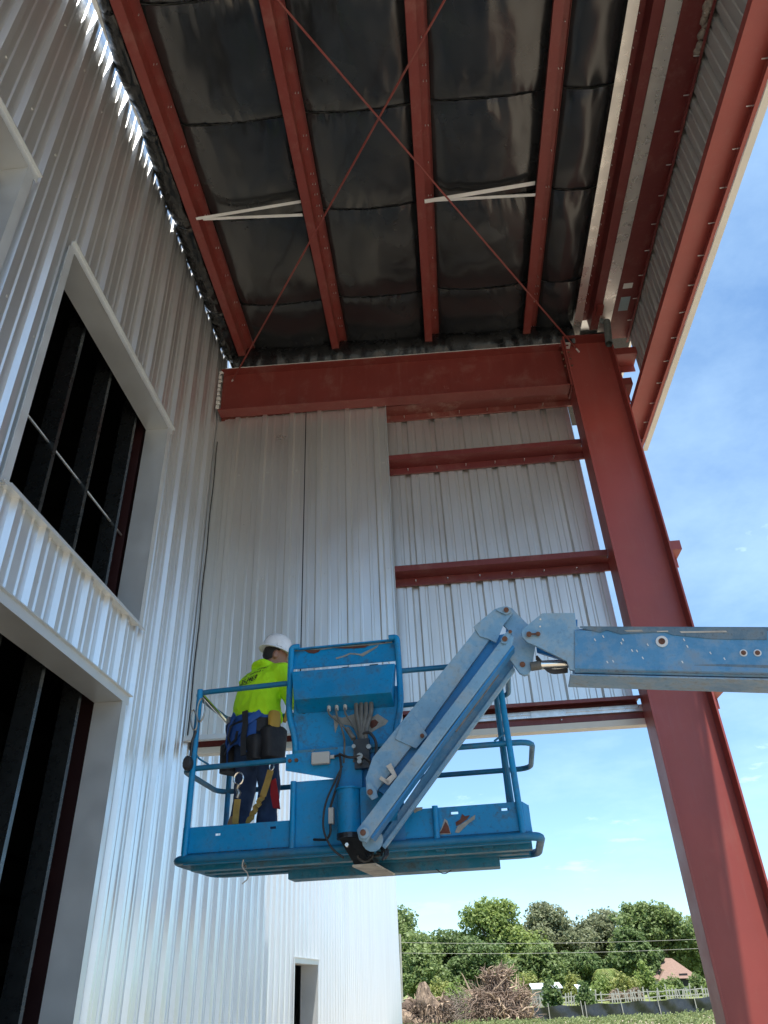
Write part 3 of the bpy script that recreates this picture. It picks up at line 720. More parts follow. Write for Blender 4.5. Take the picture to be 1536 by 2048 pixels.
# console
CN = LBX((-1.35, -0.605, 5.0, 5.012, 3.10, 3.50)).build('console_back', 'blue_panel', BL)
m = MB().hexa([L(-1.365, 4.985, 3.69), L(-0.60, 4.985, 3.68), L(-0.60, 4.995, 3.68), L(-1.365, 4.995, 3.69), L(-1.365, 5.03, 3.845), L(-0.60, 5.03, 3.845), L(-0.60, 5.04, 3.845), L(-1.365, 5.04, 3.845)])
m.hexa(lbox(-1.335, -0.6, 5.0, 5.10, 3.846, 3.856)); m.build('top_panel', 'blue_panel', CN)
MB().hexa([L(-1.315, 4.86, 3.42), L(-0.63, 4.86, 3.41), L(-0.63, 5.0, 3.35), L(-1.315, 5.0, 3.36), L(-1.355, 4.93, 3.65), L(-0.605, 4.93, 3.64), L(-0.605, 5.0, 3.655), L(-1.355, 5.0, 3.665)]).build('control_box', 'blue', CN, bevel=0.006)
for i in range(7):
    a = -1.30+i*0.1; LBX((a, a+random.uniform(.03, .08), 5.02, 5.05, 3.655, 3.672+random.uniform(0, .012))).build('switch', ['white_strap', 'dark', 'beige_trim', 'rust'][i % 4], CN)
LBX((-1.33, -0.60, 4.965, 5.0, 3.078, 3.098), (-1.33, -0.60, 4.99, 5.0, 3.05, 3.0775)).build('lower_ledge', 'blue_dark', CN)
for sx, xx in ((1, -1.375), (-1, -0.585)):
    MB().tube(rounded([L(xx+0.06*sx, 4.99, 3.86), L(xx, 4.985, 3.86), L(xx-0.005*sx, 4.975, 3.35), L(xx+0.045*sx, 4.985, 3.18), L(xx+0.045*sx, 5.0, 3.06)], 0.09), 0.022, 10).build('guard_tube', 'blue', CN, smooth=True)
LBX((-0.60, -0.594, 4.99, 5.02, 3.2, 3.66)).build('side_strip', 'scraped', CN)
m = MB().prism([L(-1.385, 4.96, 3.075), L(-0.99, 4.96, 3.085), L(-0.99, 4.96, 2.80), L(-1.06, 4.96, 2.895), L(-1.385, 4.96, 2.97)], EY*0.012); m.build('bracket_plate', 'blue', CN)
for xx in (-1.355, -1.31): MB().cyl(L(xx, 4.958, 3.03), L(xx, 4.945, 3.03), 0.013, 6).build('bolt', 'rust', CN)
LBX((-1.02, -0.86, 4.93, 4.99, 2.78, 3.09)).build('mast', 'blue', CN)
LBX((-1.325, -1.0, 5.0, 5.01, 2.49, 2.90)).build('lower_panel', 'blue', CN)
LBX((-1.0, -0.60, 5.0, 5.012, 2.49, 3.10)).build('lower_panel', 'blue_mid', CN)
LBX((-1.20, -1.075, 4.915, 4.957, 2.985, 3.065)).build('junction_box', 'grey_box', CN, bevel=0.008)
MB().cyl(L(-1.072, 4.94, 3.03), L(-1.045, 4.94, 3.03), 0.013, 8).build('cable_gland', 'grey_box', CN)
LBX((-1.075, -1.04, 4.88, 4.92, 2.60, 2.70)).build('cable_connector', 'grey_box', CN, bevel=0.006)
def hose(pts, r, mat, name='hose'): return MB().tube(rounded(pts, 0.08, 6), r, 7).build(name, mat, CN, smooth=True)
hose([L(-1.045, 4.94, 3.03), L(-1.0, 4.9, 3.03), L(-0.985, 4.88, 2.92), L(-1.04, 4.88, 2.76), L(-1.06, 4.88, 2.70)], 0.008, 'hose')
hose([L(-1.06, 4.88, 2.60), L(-1.06, 4.88, 2.54), L(-1.09, 4.9, 2.51), L(-1.19, 4.98, 2.53)], 0.008, 'hose')
hose([L(-0.98, 4.88, 2.95), L(-1.10, 4.88, 2.72), L(-1.11, 4.88, 2.56), L(-1.05, 4.88, 2.45), L(-0.98, 4.9, 2.40)], 0.007, 'hose')
for i, (xa, xb) in enumerate(((-1.085, -0.90), (-1.03, -0.97), (-0.97, -0.87))):
    hose([L(xa, 4.95, 3.37), L(xa, 4.93, 3.32), L((xa+xb)/2, 4.93, 3.24), L(xb, 4.93, 3.14), L(xb-0.01, 4.93, 2.98)], 0.007, 'hose_grey', 'cable')
    MB().cyl(L(xa, 4.955, 3.405), L(xa, 4.95, 3.345), 0.013, 8).build('cable_gland', 'grey_box', CN)
for xa, xb in ((-0.89, -0.86), (-0.855, -0.855), (-0.82, -0.85), (-0.785, -0.83)):
    hose([L(xa, 4.95, 3.40), L(xa, 4.94, 3.3), L(xb, 4.92, 3.18), L(xb+0.01, 4.92, 3.05)], 0.016, 'hose_grey')
hose([L(-0.95, 4.9, 3.2), L(-0.90, 4.88, 3.12)], 0.018, 'hose_grey')
hose([L(-0.86, 4.92, 3.15), L(-0.8, 4.9, 3.17), L(-0.75, 4.9, 3.1), L(-0.76, 4.9, 2.98), L(-0.82, 4.9, 2.94)], 0.01, 'hose')
hose([L(-1.0, 4.88, 3.03), L(-0.92, 4.86, 2.99), L(-0.84, 4.87, 3.01), L(-0.78, 4.88, 2.95)], 0.009, 'hose')
for c, r_, ln in (((-0.86, 3.0), 0.022, 0.06), ((-0.86, 2.965), 0.016, 0.07), ((-0.80, 3.06), 0.016, 0.05), ((-0.90, 3.07), 0.014, 0.05)):
    MB().cyl(L(c[0], 4.92, c[1]), L(c[0], 4.92-ln, c[1]), r_, 8).build('fitting', 'brass', CN)
LBX((-0.90, -0.80, 4.89, 4.94, 2.93, 3.12)).build('valve_block', 'grease', CN)
# rotator
RT = MB().cyl(L(-0.935, 4.86, 2.53), L(-0.935, 4.86, 2.79), 0.075, 20).cyl(L(-0.935, 4.86, 2.79), L(-0.935, 4.86, 2.80), 0.085, 20).build('rotator', 'blue', BL, smooth=True)
LBX((-0.86, -0.62, 4.84, 4.94, 2.58, 2.80)).build('rotator_arm', 'blue', RT, bevel=0.005)
MB().cyl(L(-0.935, 4.86, 2.50), L(-0.935, 4.86, 2.53), 0.08, 18).build('bearing_ring', 'grease', RT)
MB().hexa([L(-1.0, 4.84, 2.51), L(-0.87, 4.80, 2.51), L(-0.87, 4.92, 2.52), L(-1.0, 4.96, 2.52), L(-0.93, 4.98, 2.37), L(-0.80, 4.96, 2.37), L(-0.80, 5.2, 2.40), L(-0.93, 5.2, 2.40)]).build('tilt_bracket', 'grease', RT)
MB().hexa([L(-0.94, 4.97, 2.355), L(-0.79, 4.95, 2.355), L(-0.74, 5.45, 2.345), L(-0.88, 5.45, 2.345), L(-0.94, 4.97, 2.367), L(-0.79, 4.95, 2.367), L(-0.74, 5.45, 2.357), L(-0.88, 5.45, 2.357)]).build('skid_plate', 'scraped', RT)
MB().cyl(L(-0.94, 4.795, 2.46), L(-0.94, 4.83, 2.46), 0.012, 6).build('eye_bolt', 'chrome', RT)
hp = MB()
for i in range(9):
    a = random.uniform(0, 6.3); c = L(-0.80+random.uniform(-.05, .06), 4.84+random.uniform(-.04, .06), 2.45+random.uniform(-.05, .05))
    hp.tube([c+Vector((0.05*math.cos(a+t*2.2), 0.03*math.sin(t*2), 0.05*math.sin(a+t*2.2))) for t in [j*0.25 for j in range(9)]], 0.008, 6)
hp.build('hose_bundle', 'grease', RT, smooth=True)
# jib: parallel arms in a plane in front of the basket
def px_prism(pts, dep, th): return MB().prism([lp(dep, *p) for p in pts], EY*th)
def zc(x, y): return (780+x/3.84, 1200+y/3.84)
JB = px_prism([zc(895, 45), zc(800, 70), zc(650, 225), (949, 1263), (745, 1515), (731, 1556), (733, 1586), (748, 1594), (757, 1576), (815, 1502), (849, 1460), (978, 1280), zc(860, 195), zc(940, 100), zc(930, 60)], 4.70, 0.035).build('jib', 'blue_fade', BL, bevel=0.003)
px_prism([zc(900, 48), zc(800, 72), zc(640, 205), zc(690, 280), zc(760, 300), zc(815, 330), zc(870, 190), zc(945, 95)], 4.688, 0.010).build('doubler_plate', 'blue_fade', JB, bevel=0.002)
px_prism([(799, 1455), (826, 1428), (855, 1470), (832, 1497), (790, 1478)], 4.690, 0.008).build('doubler_plate', 'blue_fade', JB, bevel=0.002)
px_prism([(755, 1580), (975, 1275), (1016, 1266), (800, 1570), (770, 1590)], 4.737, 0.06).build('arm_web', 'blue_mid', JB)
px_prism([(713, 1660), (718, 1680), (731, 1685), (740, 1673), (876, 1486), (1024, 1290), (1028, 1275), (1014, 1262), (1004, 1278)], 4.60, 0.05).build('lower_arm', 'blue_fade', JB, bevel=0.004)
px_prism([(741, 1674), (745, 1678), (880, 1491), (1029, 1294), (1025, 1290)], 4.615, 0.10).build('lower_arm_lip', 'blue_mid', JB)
px_prism([(752, 1690), (768, 1697), (1028, 1338), (1020, 1298), (1000, 1325)], 4.84, 0.06)  .build('far_arm', 'blue_boom', JB, bevel=0.003)
px_prism([(764, 1692), (769, 1697), (1030, 1340), (1026, 1334)], 4.80, 0.035).build('far_arm_lip', 'blue_fade', JB)
MB().cyl(lp(4.75, 752, 1660), lp(4.75, 905, 1458), 0.018, 10).build('cylinder_rod', 'rust', JB, smooth=True)
MB().cyl(lp(4.75, 905, 1458), lp(4.75, 990, 1345), 0.032, 12).build('cylinder', simple('dusty_grey_cylinder', (0.17, 0.155, 0.14), 0.7, 0.2, 0.3, 20), JB, smooth=True)
MB().cyl(lp(4.71, 985, 1352), lp(4.71, 1002, 1330), 0.014, 10).build('cylinder_port', 'rust', JB)
MB().beam(lp(4.70, 868, 1500), lp(4.70, 885, 1478), 0.03, 0.045, EY).build('cylinder_clamp', 'rust', JB)
px_prism([(772, 1532), (782, 1526), (794, 1552), (778, 1570), (770, 1560), (784, 1549)], 4.66, 0.02).build('hose_clip', 'scraped', JB)
px_prism([(758, 1558), (762, 1552), (778, 1562), (776, 1570)], 4.66, 0.02).build('hose_clip', 'scraped', JB)
px_prism([(733, 1568), (738, 1560), (752, 1580), (756, 1594), (744, 1600), (733, 1588)], 4.675, 0.012).build('pin_plate', 'blue_fade', JB)
MB().cyl(lp(4.66, 740, 1584), lp(4.78, 740, 1584), 0.018, 10).build('pin', 'rust', JB)
MB().cyl(lp(4.56, 728, 1666), lp(4.95, 728, 1666), 0.03, 12).cyl(lp(4.74, 745, 1680), lp(4.80, 745, 1680), 0.065, 14).build('pin', 'blue_fade', JB, smooth=True)
MB().cyl(lp(4.55, 726, 1665), lp(4.58, 726, 1665), 0.018, 10).build('pin', 'rust', JB)
EL = px_prism([zc(880, 45), zc(935, 60), zc(1060, 190), zc(1118, 340), zc(1085, 530), zc(1060, 570), zc(1030, 578), zc(995, 560), zc(890, 410), zc(945, 330), zc(930, 250), zc(860, 180)], 4.745, 0.03).build('elbow_plate', 'blue_fade', JB, bevel=0.003)
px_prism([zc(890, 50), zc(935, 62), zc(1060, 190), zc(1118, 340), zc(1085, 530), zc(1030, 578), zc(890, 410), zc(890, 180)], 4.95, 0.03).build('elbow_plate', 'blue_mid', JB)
px_prism([zc(815, 75), zc(830, 60), zc(890, 45), zc(925, 60), zc(930, 95), zc(890, 112), zc(840, 90)], 4.674, 0.012).build('pin_plate', 'blue_fade', JB)
px_prism([zc(850, 300), zc(880, 260), zc(915, 230), zc(940, 240), zc(925, 265), zc(905, 310), zc(890, 335), zc(860, 330)], 4.583, 0.014).build('pin_plate', 'blue_fade', JB)
for (qx, qy), d, r_ in ((zc(893, 75), 4.66, 0.018), (zc(923, 243), 4.572, 0.012), (zc(882, 298), 4.572, 0.018), (zc(1018, 495), 4.735, 0.019), (zc(247, 1042), 4.675, 0.014)):
    MB().cyl(lp(d, qx, qy), lp(d+0.02, qx, qy), r_, 10).build('pin', 'rust', JB)
# boom head and boom
BM_ = px_prism([zc(1008, 250), zc(1015, 225), zc(1170, 100), zc(1420, 98), zc(1432, 200), zc(1455, 210), zc(1458, 545), zc(1380, 535), zc(1358, 470), zc(1120, 352), zc(1050, 322), zc(1015, 285)], 4.62, 0.02).build('boom', 'blue_fade', BL, bevel=0.003)
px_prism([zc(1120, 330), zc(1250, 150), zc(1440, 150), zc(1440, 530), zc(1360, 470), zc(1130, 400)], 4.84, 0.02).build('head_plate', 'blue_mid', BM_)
a0, a1 = lp(4.61, 1150, 1255), lp(4.61, 1150, 1343)
b0 = lp(4.36, 1536, 1256); b1 = lp(4.36, 1536, 1352)
e0, e1 = a0.lerp(b0, 4.6), a1.lerp(b1, 4.6)
def boom_sec(p0, p1, q0, q1, wid, ch):
    def ring(t, b):
        up = (t-b); h = up.length; up.normalize(); n = EY
        return [b+n*ch, b+up*ch, t-up*ch, t+n*ch, t+n*(wid-ch), t-up*ch+n*wid, b+up*ch+n*wid, b+n*(wid-ch)]
    return MB().loft([ring(p0, p1), ring(q0, q1)])
boom_sec(a0, a1, e0, e1, 0.27, 0.022).build('boom_tube', 'blue_boom', BM_)
for f0, th, (ya, yb2), mt in ((0.0, 0.004, (0.0, 0.14), 'blue_boom_edge'), (0.0, 0.004, (0.80, 1.0), 'blue_boom_edge')):
    m = MB()
    A, B2 = a0.lerp(a1, ya), a0.lerp(a1, yb2); C2, D2 = e0.lerp(e1, ya), e0.lerp(e1, yb2)
    m.prism([A+EX*0.05, B2+EX*0.05, D2, C2], -EY*0.005); m.build('wear_strip', mt, BM_)
ub = MB(); A = a1+EY*0.02-EZ*0.004; Bq = e1+EY*0.02-EZ*0.004
ub.hexa([A-EX*0.03-EZ*0.012, Bq-EZ*0.012, Bq+EY*0.23-EZ*0.012, A-EX*0.03+EY*0.23-EZ*0.012, A-EX*0.03, Bq, Bq+EY*0.23, A-EX*0.03+EY*0.23]); ub.build('wear_pad_rail', 'blue_pad', BM_, bevel=0.003)
ax = (b0-a0).normalized()
def boom_pt(px, py):
    d = CR*((px-768)/FPX)-CU*((py-1024)/FPX)+_f; n = ax.cross(EZ).normalized(); t = (a0-CAM).dot(n)/d.dot(n); return CAM+d*t
nf = -(ax.cross(EZ)).normalized()
if nf.dot(EY) > 0: nf = -nf
def disc(px, py, r0, r1, name, mat):
    c = boom_pt(px, py); MB().cyl(c-nf*0.01, c+nf*0.012, r0, 18).build(name, mat, BM_, smooth=True); MB().cyl(c+nf*0.0125, c+nf*0.016, r1, 16).build('bolt_face', 'rust', BM_)
disc(1324, 1284, 0.036, 0.02, 'pivot_boss', 'white_strap'); disc(1487, 1307, 0.021, 0.014, 'bolt_washer', 'white_strap'); disc(1515, 1307, 0.021, 0.014, 'bolt_washer', 'white_strap')
c = [boom_pt(*p) for p in ((1471, 1296), (1528, 1296), (1528, 1321), (1471, 1321))]; MB().prism(c, nf*0.006).build('cover_plate', 'blue_boom', BM_)
for (qx, qy), r_ in ((zc(1068, 262), 0.018), (zc(1138, 260), 0.015)):
    MB().cyl(lp(4.595, qx, qy), lp(4.62, qx, qy), r_, 10).build('pin', 'rust', BM_)
MB().beam(lp(4.605, *zc(1068, 262)), lp(4.605, *zc(1138, 260)), 0.006, 0.01).build('keeper_bar', 'rust', BM_)
for q in ((1155, 148), (1153, 203)): MB().cyl(lp(4.612, *zc(*q)), lp(4.619, *zc(*q)), 0.006, 8).build('hole_rim', 'white_strap', BM_)
MB().cyl(lp(4.73, *zc(1080, 512)), lp(4.73, *zc(1160, 500)), 0.03, 12).build('ram_eye', 'hose_grey', BM_); MB().cyl(lp(4.73, *zc(1160, 500)), lp(4.73, *zc(1365, 490)), 0.03, 14).build('ram_rod', 'chrome', BM_, smooth=True)
for o in (0, 10, 20):
    MB().tube(rounded([lp(4.72, *zc(1125, 430+o)), lp(4.72, *zc(1160, 470+o)), lp(4.72, *zc(1230, 545+o)), lp(4.72, *zc(1365, 530+o))], 0.05), 0.008, 7).build('hose', 'hose', BM_, smooth=True)
# the machine at the other end of the boom, outside the picture
ec = e0.lerp(e1, 0.5)+EY*0.13
TU = MB().box((ec.x-0.6, ec.y-0.55, 0.95), (ec.x+1.9, ec.y+0.55, 2.0)).build('turret', 'blue', BL, bevel=0.05)
MB().box((ec.x-0.1, ec.y-0.22, 2.0), (ec.x+0.5, ec.y+0.22, max(2.1, ec.z+0.1))).build('boom_pivot', 'blue', TU)
MB().box((ec.x-1.2, ec.y-0.75, 0.5), (ec.x+1.5, ec.y+0.75, 0.95)).build('chassis', 'blue_dark', BL, bevel=0.03)
for dx in (-0.85, 1.15):
    for dy in (-0.95, 0.95):
        c = Vector((ec.x+dx, ec.y+dy, 0.48)); MB().tube([c+Vector((0, -0.17, 0)), c+Vector((0, -0.13, 0)), c+Vector((0, 0.13, 0)), c+Vector((0, 0.17, 0))], [0.4, 0.48, 0.48, 0.4], 24).build('wheel', 'tyre', BL, smooth=True)

# snap hooks, lanyard block and wire hanging on the basket
def loop(c, a, b, ra, rb, r, n=14): return [c+a*(ra*math.cos(2*math.pi*i/n))+b*(rb*math.sin(2*math.pi*i/n)) for i in range(n)]
HK = thing('safety_hooks', 'two steel snap hooks clipped at the left corner of the basket rail', 'hooks', L(-2.08, 4.98, 3.4))
c = lp(4.95, 402, 1420); MB().tube(loop(c, EX, EZ, 0.028, 0.085, 0.008), 0.006, 6, True).build('snap_hook', 'brass', HK, smooth=True)
c = lp(4.95, 388, 1440); MB().tube(loop(c, (EX*0.9+EZ*0.3).normalized(), (EZ-EX*0.2).normalized(), 0.022, 0.075, 0.008), 0.006, 6, True).build('snap_hook', 'brass', HK, smooth=True)
MB().tube([lp(4.95, 392, 1462), lp(4.95, 385, 1480), lp(4.95, 381, 1512)], 0.009, 6).build('strap', 'hose', HK)
c = lp(4.94, 376, 1527); m = MB()
m.loft([[c+EX*(0.032*q*math.cos(a))+EZ*(0.05*q*math.sin(a))+EY*dy for a in [i*math.pi/6 for i in range(12)]] for q, dy in ((0.7, -0.035), (1, -0.02), (1, 0.02), (0.7, 0.035))]); m.build('retractor', 'hose', HK, smooth=True)
WR = MB().tube(rounded([lp(4.98, 488, 1715), lp(4.98, 483, 1735), lp(4.98, 495, 1745), lp(4.98, 497, 1757), lp(4.98, 484, 1768)], 0.05), 0.004, 6).build('wire_tie', 'scraped', None, smooth=True); tag(WR, 'loose pale wire hanging under left end of the basket', 'wire')
WR = MB().tube(rounded([lp(5.4, 872, 1738), lp(5.4, 888, 1750), lp(5.4, 903, 1740)], 0.05), 0.003, 5).build('wire_loop', 'hose', None, smooth=True); tag(WR, 'thin dark wire loop hanging below right part of the basket', 'wire')
CB = MB().hexa([L(-1.975, 5.35, 2.51), L(-1.83, 5.33, 2.51), L(-1.80, 5.45, 2.51), L(-1.96, 5.47, 2.51), L(-1.90, 5.37, 2.78), L(-1.845, 5.36, 2.79), L(-1.84, 5.38, 2.77), L(-1.90, 5.39, 2.76)]).build('cardboard_scrap', simple('brown_cardboard', (0.36, 0.22, 0.12), 0.8)); tag(CB, 'brown cardboard scrap standing on the basket floor left of worker', 'cardboard')

# torn and flaked paint on console and toe board
def patch(pts, f, name, mat, par): MB().prism([f(*p) for p in pts], -EY*0.0012).build(name, mat, par)
M['bare'] = simple('bare_grey_primer', (0.27, 0.27, 0.24), 0.7, 0.1, 0.25, 20, 0.15, 40); M['rustp'] = simple('rust_brown_patch', (0.11, 0.035, 0.022), 0.8, 0, 0.35, 18, 0.3, 50)
def za(x, y): return (560+x/5.12, 1260+y/5.12)
def tp_(x, y):     # on the sloping top panel
    px, py = za(x, y); z = 3.69; d = CR*((px-768)/FPX)-CU*((py-1024)/FPX)+_f
    n0 = (L(0, 5.03, 3.845)-L(0, 4.985, 3.685)).cross(EX).normalized(); q = L(-1, 4.985, 3.685)-n0*0; t = (q-CAM).dot(n0)/d.dot(n0); return CAM+d*t-EY*0.002
patch([(140, 190), (1150, 108), (1150, 130), (900, 165), (760, 172), (600, 178), (420, 205), (330, 230), (240, 215), (145, 222)], tp_, 'bare_patch', 'bare', CN)
def tpo(x, y): return tp_(x, y)-EY*0.0022
patch([(250, 210), (415, 205), (395, 228), (350, 243), (300, 238)], tpo, 'rust_patch', 'rustp', CN); patch([(530, 186), (700, 175), (915, 158), (870, 182), (760, 190), (650, 192)], tpo, 'rust_patch', 'rustp', CN); patch([(1020, 135), (1085, 122), (1075, 136)], tpo, 'rust_patch', 'rustp', CN)
patch([(570, 285), (640, 268), (720, 235), (830, 245), (930, 195), (1010, 155), (1000, 175), (940, 215), (850, 272), (800, 258), (720, 250), (640, 282), (575, 300)], tp_, 'bare_patch', 'bare', CN)
def cb(x, y): return lp(4.998, *za(x, y))
patch([(545, 870), (640, 900), (760, 860), (830, 960), (930, 900), (1000, 860), (1110, 930), (1080, 970), (1000, 1010), (920, 1060), (880, 1010), (800, 1040), (720, 980), (600, 960), (565, 1060)], cb, 'bare_patch', 'bare', CN)
def cbo(x, y): return cb(x, y)-EY*0.002
patch([(930, 930), (975, 915), (1010, 945), (985, 985), (940, 1010), (920, 985)], cbo, 'rust_patch', 'rustp', CN)
patch([(190, 800), (260, 790), (300, 830), (250, 860), (200, 850)], cb, 'bare_patch', 'grease', CN); patch([(1010, 690), (1150, 660), (1165, 720), (1100, 790), (1060, 740)], cb, 'bare_patch', 'bare', CN)
def tb_(x, y): return lp(4.998, 680+x/3.657, 1450+y/3.657)
patch([(725, 795), (745, 765), (772, 705), (795, 745), (806, 792)], lambda x, y: tb_(x, y)-EY*0.002, 'rust_patch', 'rustp', PL); patch([(712, 800), (740, 760), (765, 685), (785, 700), (812, 798)], tb_, 'bare_patch', 'bare', PL)
patch([(845, 712), (880, 690), (893, 650), (915, 668), (950, 660), (930, 690), (880, 725), (850, 740)], lambda x, y: tb_(x, y)-EY*0.002, 'rust_patch', 'rustp', PL); patch([(840, 785), (860, 740), (920, 705), (990, 655), (985, 690), (940, 720), (890, 770), (870, 790)], tb_, 'bare_patch', 'bare', PL)
patch([(525, 605), (605, 600), (600, 620), (570, 630), (545, 645)], tb_, 'bare_patch', 'bare', PL)
# streaks of bare metal and grease along the boom
def bz(x, y): return (1030+x/3.036, 1180+y/3.036)
def bp(x, y): return boom_pt(*bz(x, y))+nf*0.0062
def bpatch(pts, mat, name): MB().prism([bp(*p) for p in pts], nf*0.0014).build(name, mat, BM_)
bpatch([(395, 440), (480, 425), (640, 450), (900, 440), (1050, 455), (1500, 470), (1530, 505), (400, 500)], 'blue_boom_edge', 'grime_streak'); bpatch([(395, 232), (520, 260), (560, 245), (640, 270), (900, 255), (960, 275), (1200, 300), (1530, 305), (1530, 235), (395, 222)], 'blue_boom_edge', 'grime_streak')
def bp(x, y): return boom_pt(*bz(x, y))+nf*0.0082
for q in ([(650, 455), (760, 450), (815, 462), (780, 475), (680, 472)], [(1020, 460), (1200, 465), (1330, 470), (1180, 478), (1060, 474)], [(665, 248), (770, 244), (780, 255), (680, 256)], [(1000, 254), (1280, 250), (1290, 260), (1010, 264)], [(860, 252), (930, 250), (930, 257), (865, 259)]): bpatch(q, 'scraped', 'bare_streak')
for x, y in ((530, 280), (640, 320), (650, 300), (705, 365), (735, 368), (770, 410), (555, 435), (1010, 435), (1040, 340), (1020, 300), (590, 430), (800, 330), (480, 300), (1180, 380), (1265, 415)): bpatch([(x, y), (x+6, y-3), (x+14, y+12), (x+8, y+13)], 'white_strap', 'scratch')

# ------------------------------------------------------------------ worker
WD = 5.42
FOOT = lp(WD, 500, 1700); FOOT.z = ZF+0.006
WK = thing('person', 'worker in lime green shirt and white hard hat standing in the basket, seen from behind', 'person', FOOT)
FA_ = R(-38)     # turned to the right of straight away
PXv = Vector((math.cos(FA_), math.sin(FA_), 0)); PYv = Vector((-math.sin(FA_), math.cos(FA_), 0))
PS = 1.055
def W(x, y, z): return FOOT+(PXv*x+PYv*y+EZ*z)*PS      # x right, y forward, z up, metres from the feet
def ring(c, a, b, ax_=None, n=16, pw=2.4, tilt=0.0, rot=0.0):
    out = []
    for i in range(n):
        t = 2*math.pi*i/n; ct, st = math.cos(t), math.sin(t)
        x = a*math.copysign(abs(ct)**(2/pw), ct); y = b*math.copysign(abs(st)**(2/pw), st)
        x, y = x*math.cos(rot)-y*math.sin(rot), x*math.sin(rot)+y*math.cos(rot)
        out.append(W(c[0]+x, c[1]+y, c[2]+y*tilt))
    return out
def fuse(mb, name, mat, voxel, sm=6, parent=None):
    o = mb.build(name, mat, parent, smooth=True)
    m = o.modifiers.new('fuse', 'REMESH'); m.mode = 'VOXEL'; m.voxel_size = voxel; m.use_smooth_shade = True
    if sm: s = o.modifiers.new('smooth', 'SMOOTH'); s.iterations = sm; s.factor = 0.5
    return o
M['skin'] = simple('skin', (0.28, 0.135, 0.085), 0.5, 0, 0.1)
M['hair'] = simple('short_dark_hair', (0.012, 0.010, 0.009), 0.7)
k = N('lime_shirt_fabric'); k.base(k.mixc(k.rng(k.noise(4, 4), 0.3, 0.7), (0.40, 0.80, 0.004), (0.50, 0.88, 0.006))); k.rough(0.8)
k.bump(k.math('ADD', k.noise(9, 4, 0.6, stretch=(1.5, 1.5, 0.5), dist=0.8), k.math('MULTIPLY', k.noise(300, 2), 0.02)), 0.55, 0.03); M['shirt'] = k.m
k = N('denim'); k.base(k.mixc(k.rng(k.noise(8, 5), 0.3, 0.7), (0.012, 0.03, 0.075), (0.03, 0.06, 0.13))); k.rough(0.9); k.bump(k.noise(12, 4, 0.6, dist=0.6), 0.5, 0.03); M['denim'] = k.m
M['harness'] = simple('blue_webbing', (0.012, 0.075, 0.30), 0.7, 0, 0.2, 12, 0.1, 80)
M['black_web'] = simple('black_webbing', (0.012, 0.012, 0.014), 0.65, 0, 0.3, 15, 0.2, 60)
M['tan_web'] = simple('tan_webbing', (0.36, 0.24, 0.06), 0.8, 0, 0.15, 20, 0.2, 90)
M['hat'] = simple('white_hard_hat_shell', (0.78, 0.79, 0.80), 0.28, 0, 0.02)
M['yellow'] = simple('yellow_glove', (0.45, 0.28, 0.04), 0.7, 0, 0.2)
M['redcloth'] = simple('red_rag', (0.30, 0.012, 0.02), 0.85, 0, 0.15, 9, 0.3, 40)
M['boot'] = simple('brown_boot_leather', (0.09, 0.05, 0.028), 0.6, 0, 0.2)
HT = 1.565
# joints
hip = {1: (0.09, 0, 0.80), -1: (-0.09, 0, 0.80)}
ank = {1: (0.13, 0.02, 0.08), -1: (-0.16, -0.02, 0.08)}; kne = {1: (0.115, 0.05, 0.44), -1: (-0.13, 0.03, 0.44)}
sho = {1: (0.19, 0.05, 1.255), -1: (-0.19, 0.05, 1.265)}
elb = {1: (0.265, 0.11, 1.02), -1: (-0.25, 0.14, 1.03)}
wri = {1: (0.20, 0.33, 1.00), -1: (-0.10, 0.37, 1.03)}
head = Vector((0.02, 0.125, 1.43))
def limb(mb, pts, rad, n=12): return mb.tube([W(*p) for p in pts], rad, n)
body = MB()
body.loft([ring((0, 0, 0.76), 0.15, 0.10), ring((0, 0, 0.88), 0.16, 0.105), ring((0, 0.01, 1.0), 0.145, 0.095), ring((0, 0.03, 1.15), 0.17, 0.10), ring((0, 0.05, 1.26), 0.165, 0.085), ring((0.005, 0.07, 1.32), 0.06, 0.06)])
limb(body, [(0.005, 0.07, 1.28), (0.015, 0.09, 1.34), (0.03, 0.115, 1.40)], [0.058, 0.052, 0.052])
for s_ in (1, -1):
    limb(body, [hip[s_], kne[s_], ank[s_]], [0.085, 0.055, 0.04]); limb(body, [sho[s_], elb[s_], wri[s_]], [0.05, 0.04, 0.027])
# head: skull, jaw, nose, ears, turned right and bowed
hr = R(-28); fwd = Vector((math.sin(-hr), math.cos(hr), 0)); rgt = Vector((math.cos(hr), math.sin(hr)*1, 0)); rgt = Vector((fwd.y, -fwd.x, 0)); upv = Vector((0, 0, 1))
bow = R(-16); f2 = fwd*math.cos(bow)+upv*math.sin(bow); u2 = upv*math.cos(bow)-fwd*math.sin(bow)
def H(x, y, z): p = head+rgt*x+f2*y+u2*z; return W(*p)
hm = []
for zz_, a, bf, bb in ((-0.115, 0.03, 0.085, -0.02), (-0.10, 0.05, 0.098, 0.03), (-0.06, 0.063, 0.098, 0.06), (-0.01, 0.072, 0.093, 0.088), (0.04, 0.076, 0.094, 0.095), (0.08, 0.07, 0.08, 0.085), (0.105, 0.045, 0.05, 0.055)):
    hm.append([H(a*math.cos(t), (bf if math.sin(t) > 0 else bb)*math.sin(t), zz_) for t in [2*math.pi*i/16 for i in range(16)]])
body.loft(hm)
body.loft([[H(q*math.cos(t), 0.098+d, -0.015+q*1.5*math.sin(t)) for t in [2*math.pi*i/8 for i in range(8)]] for q, d in ((0.013, -0.02), (0.014, 0.008), (0.008, 0.022))])
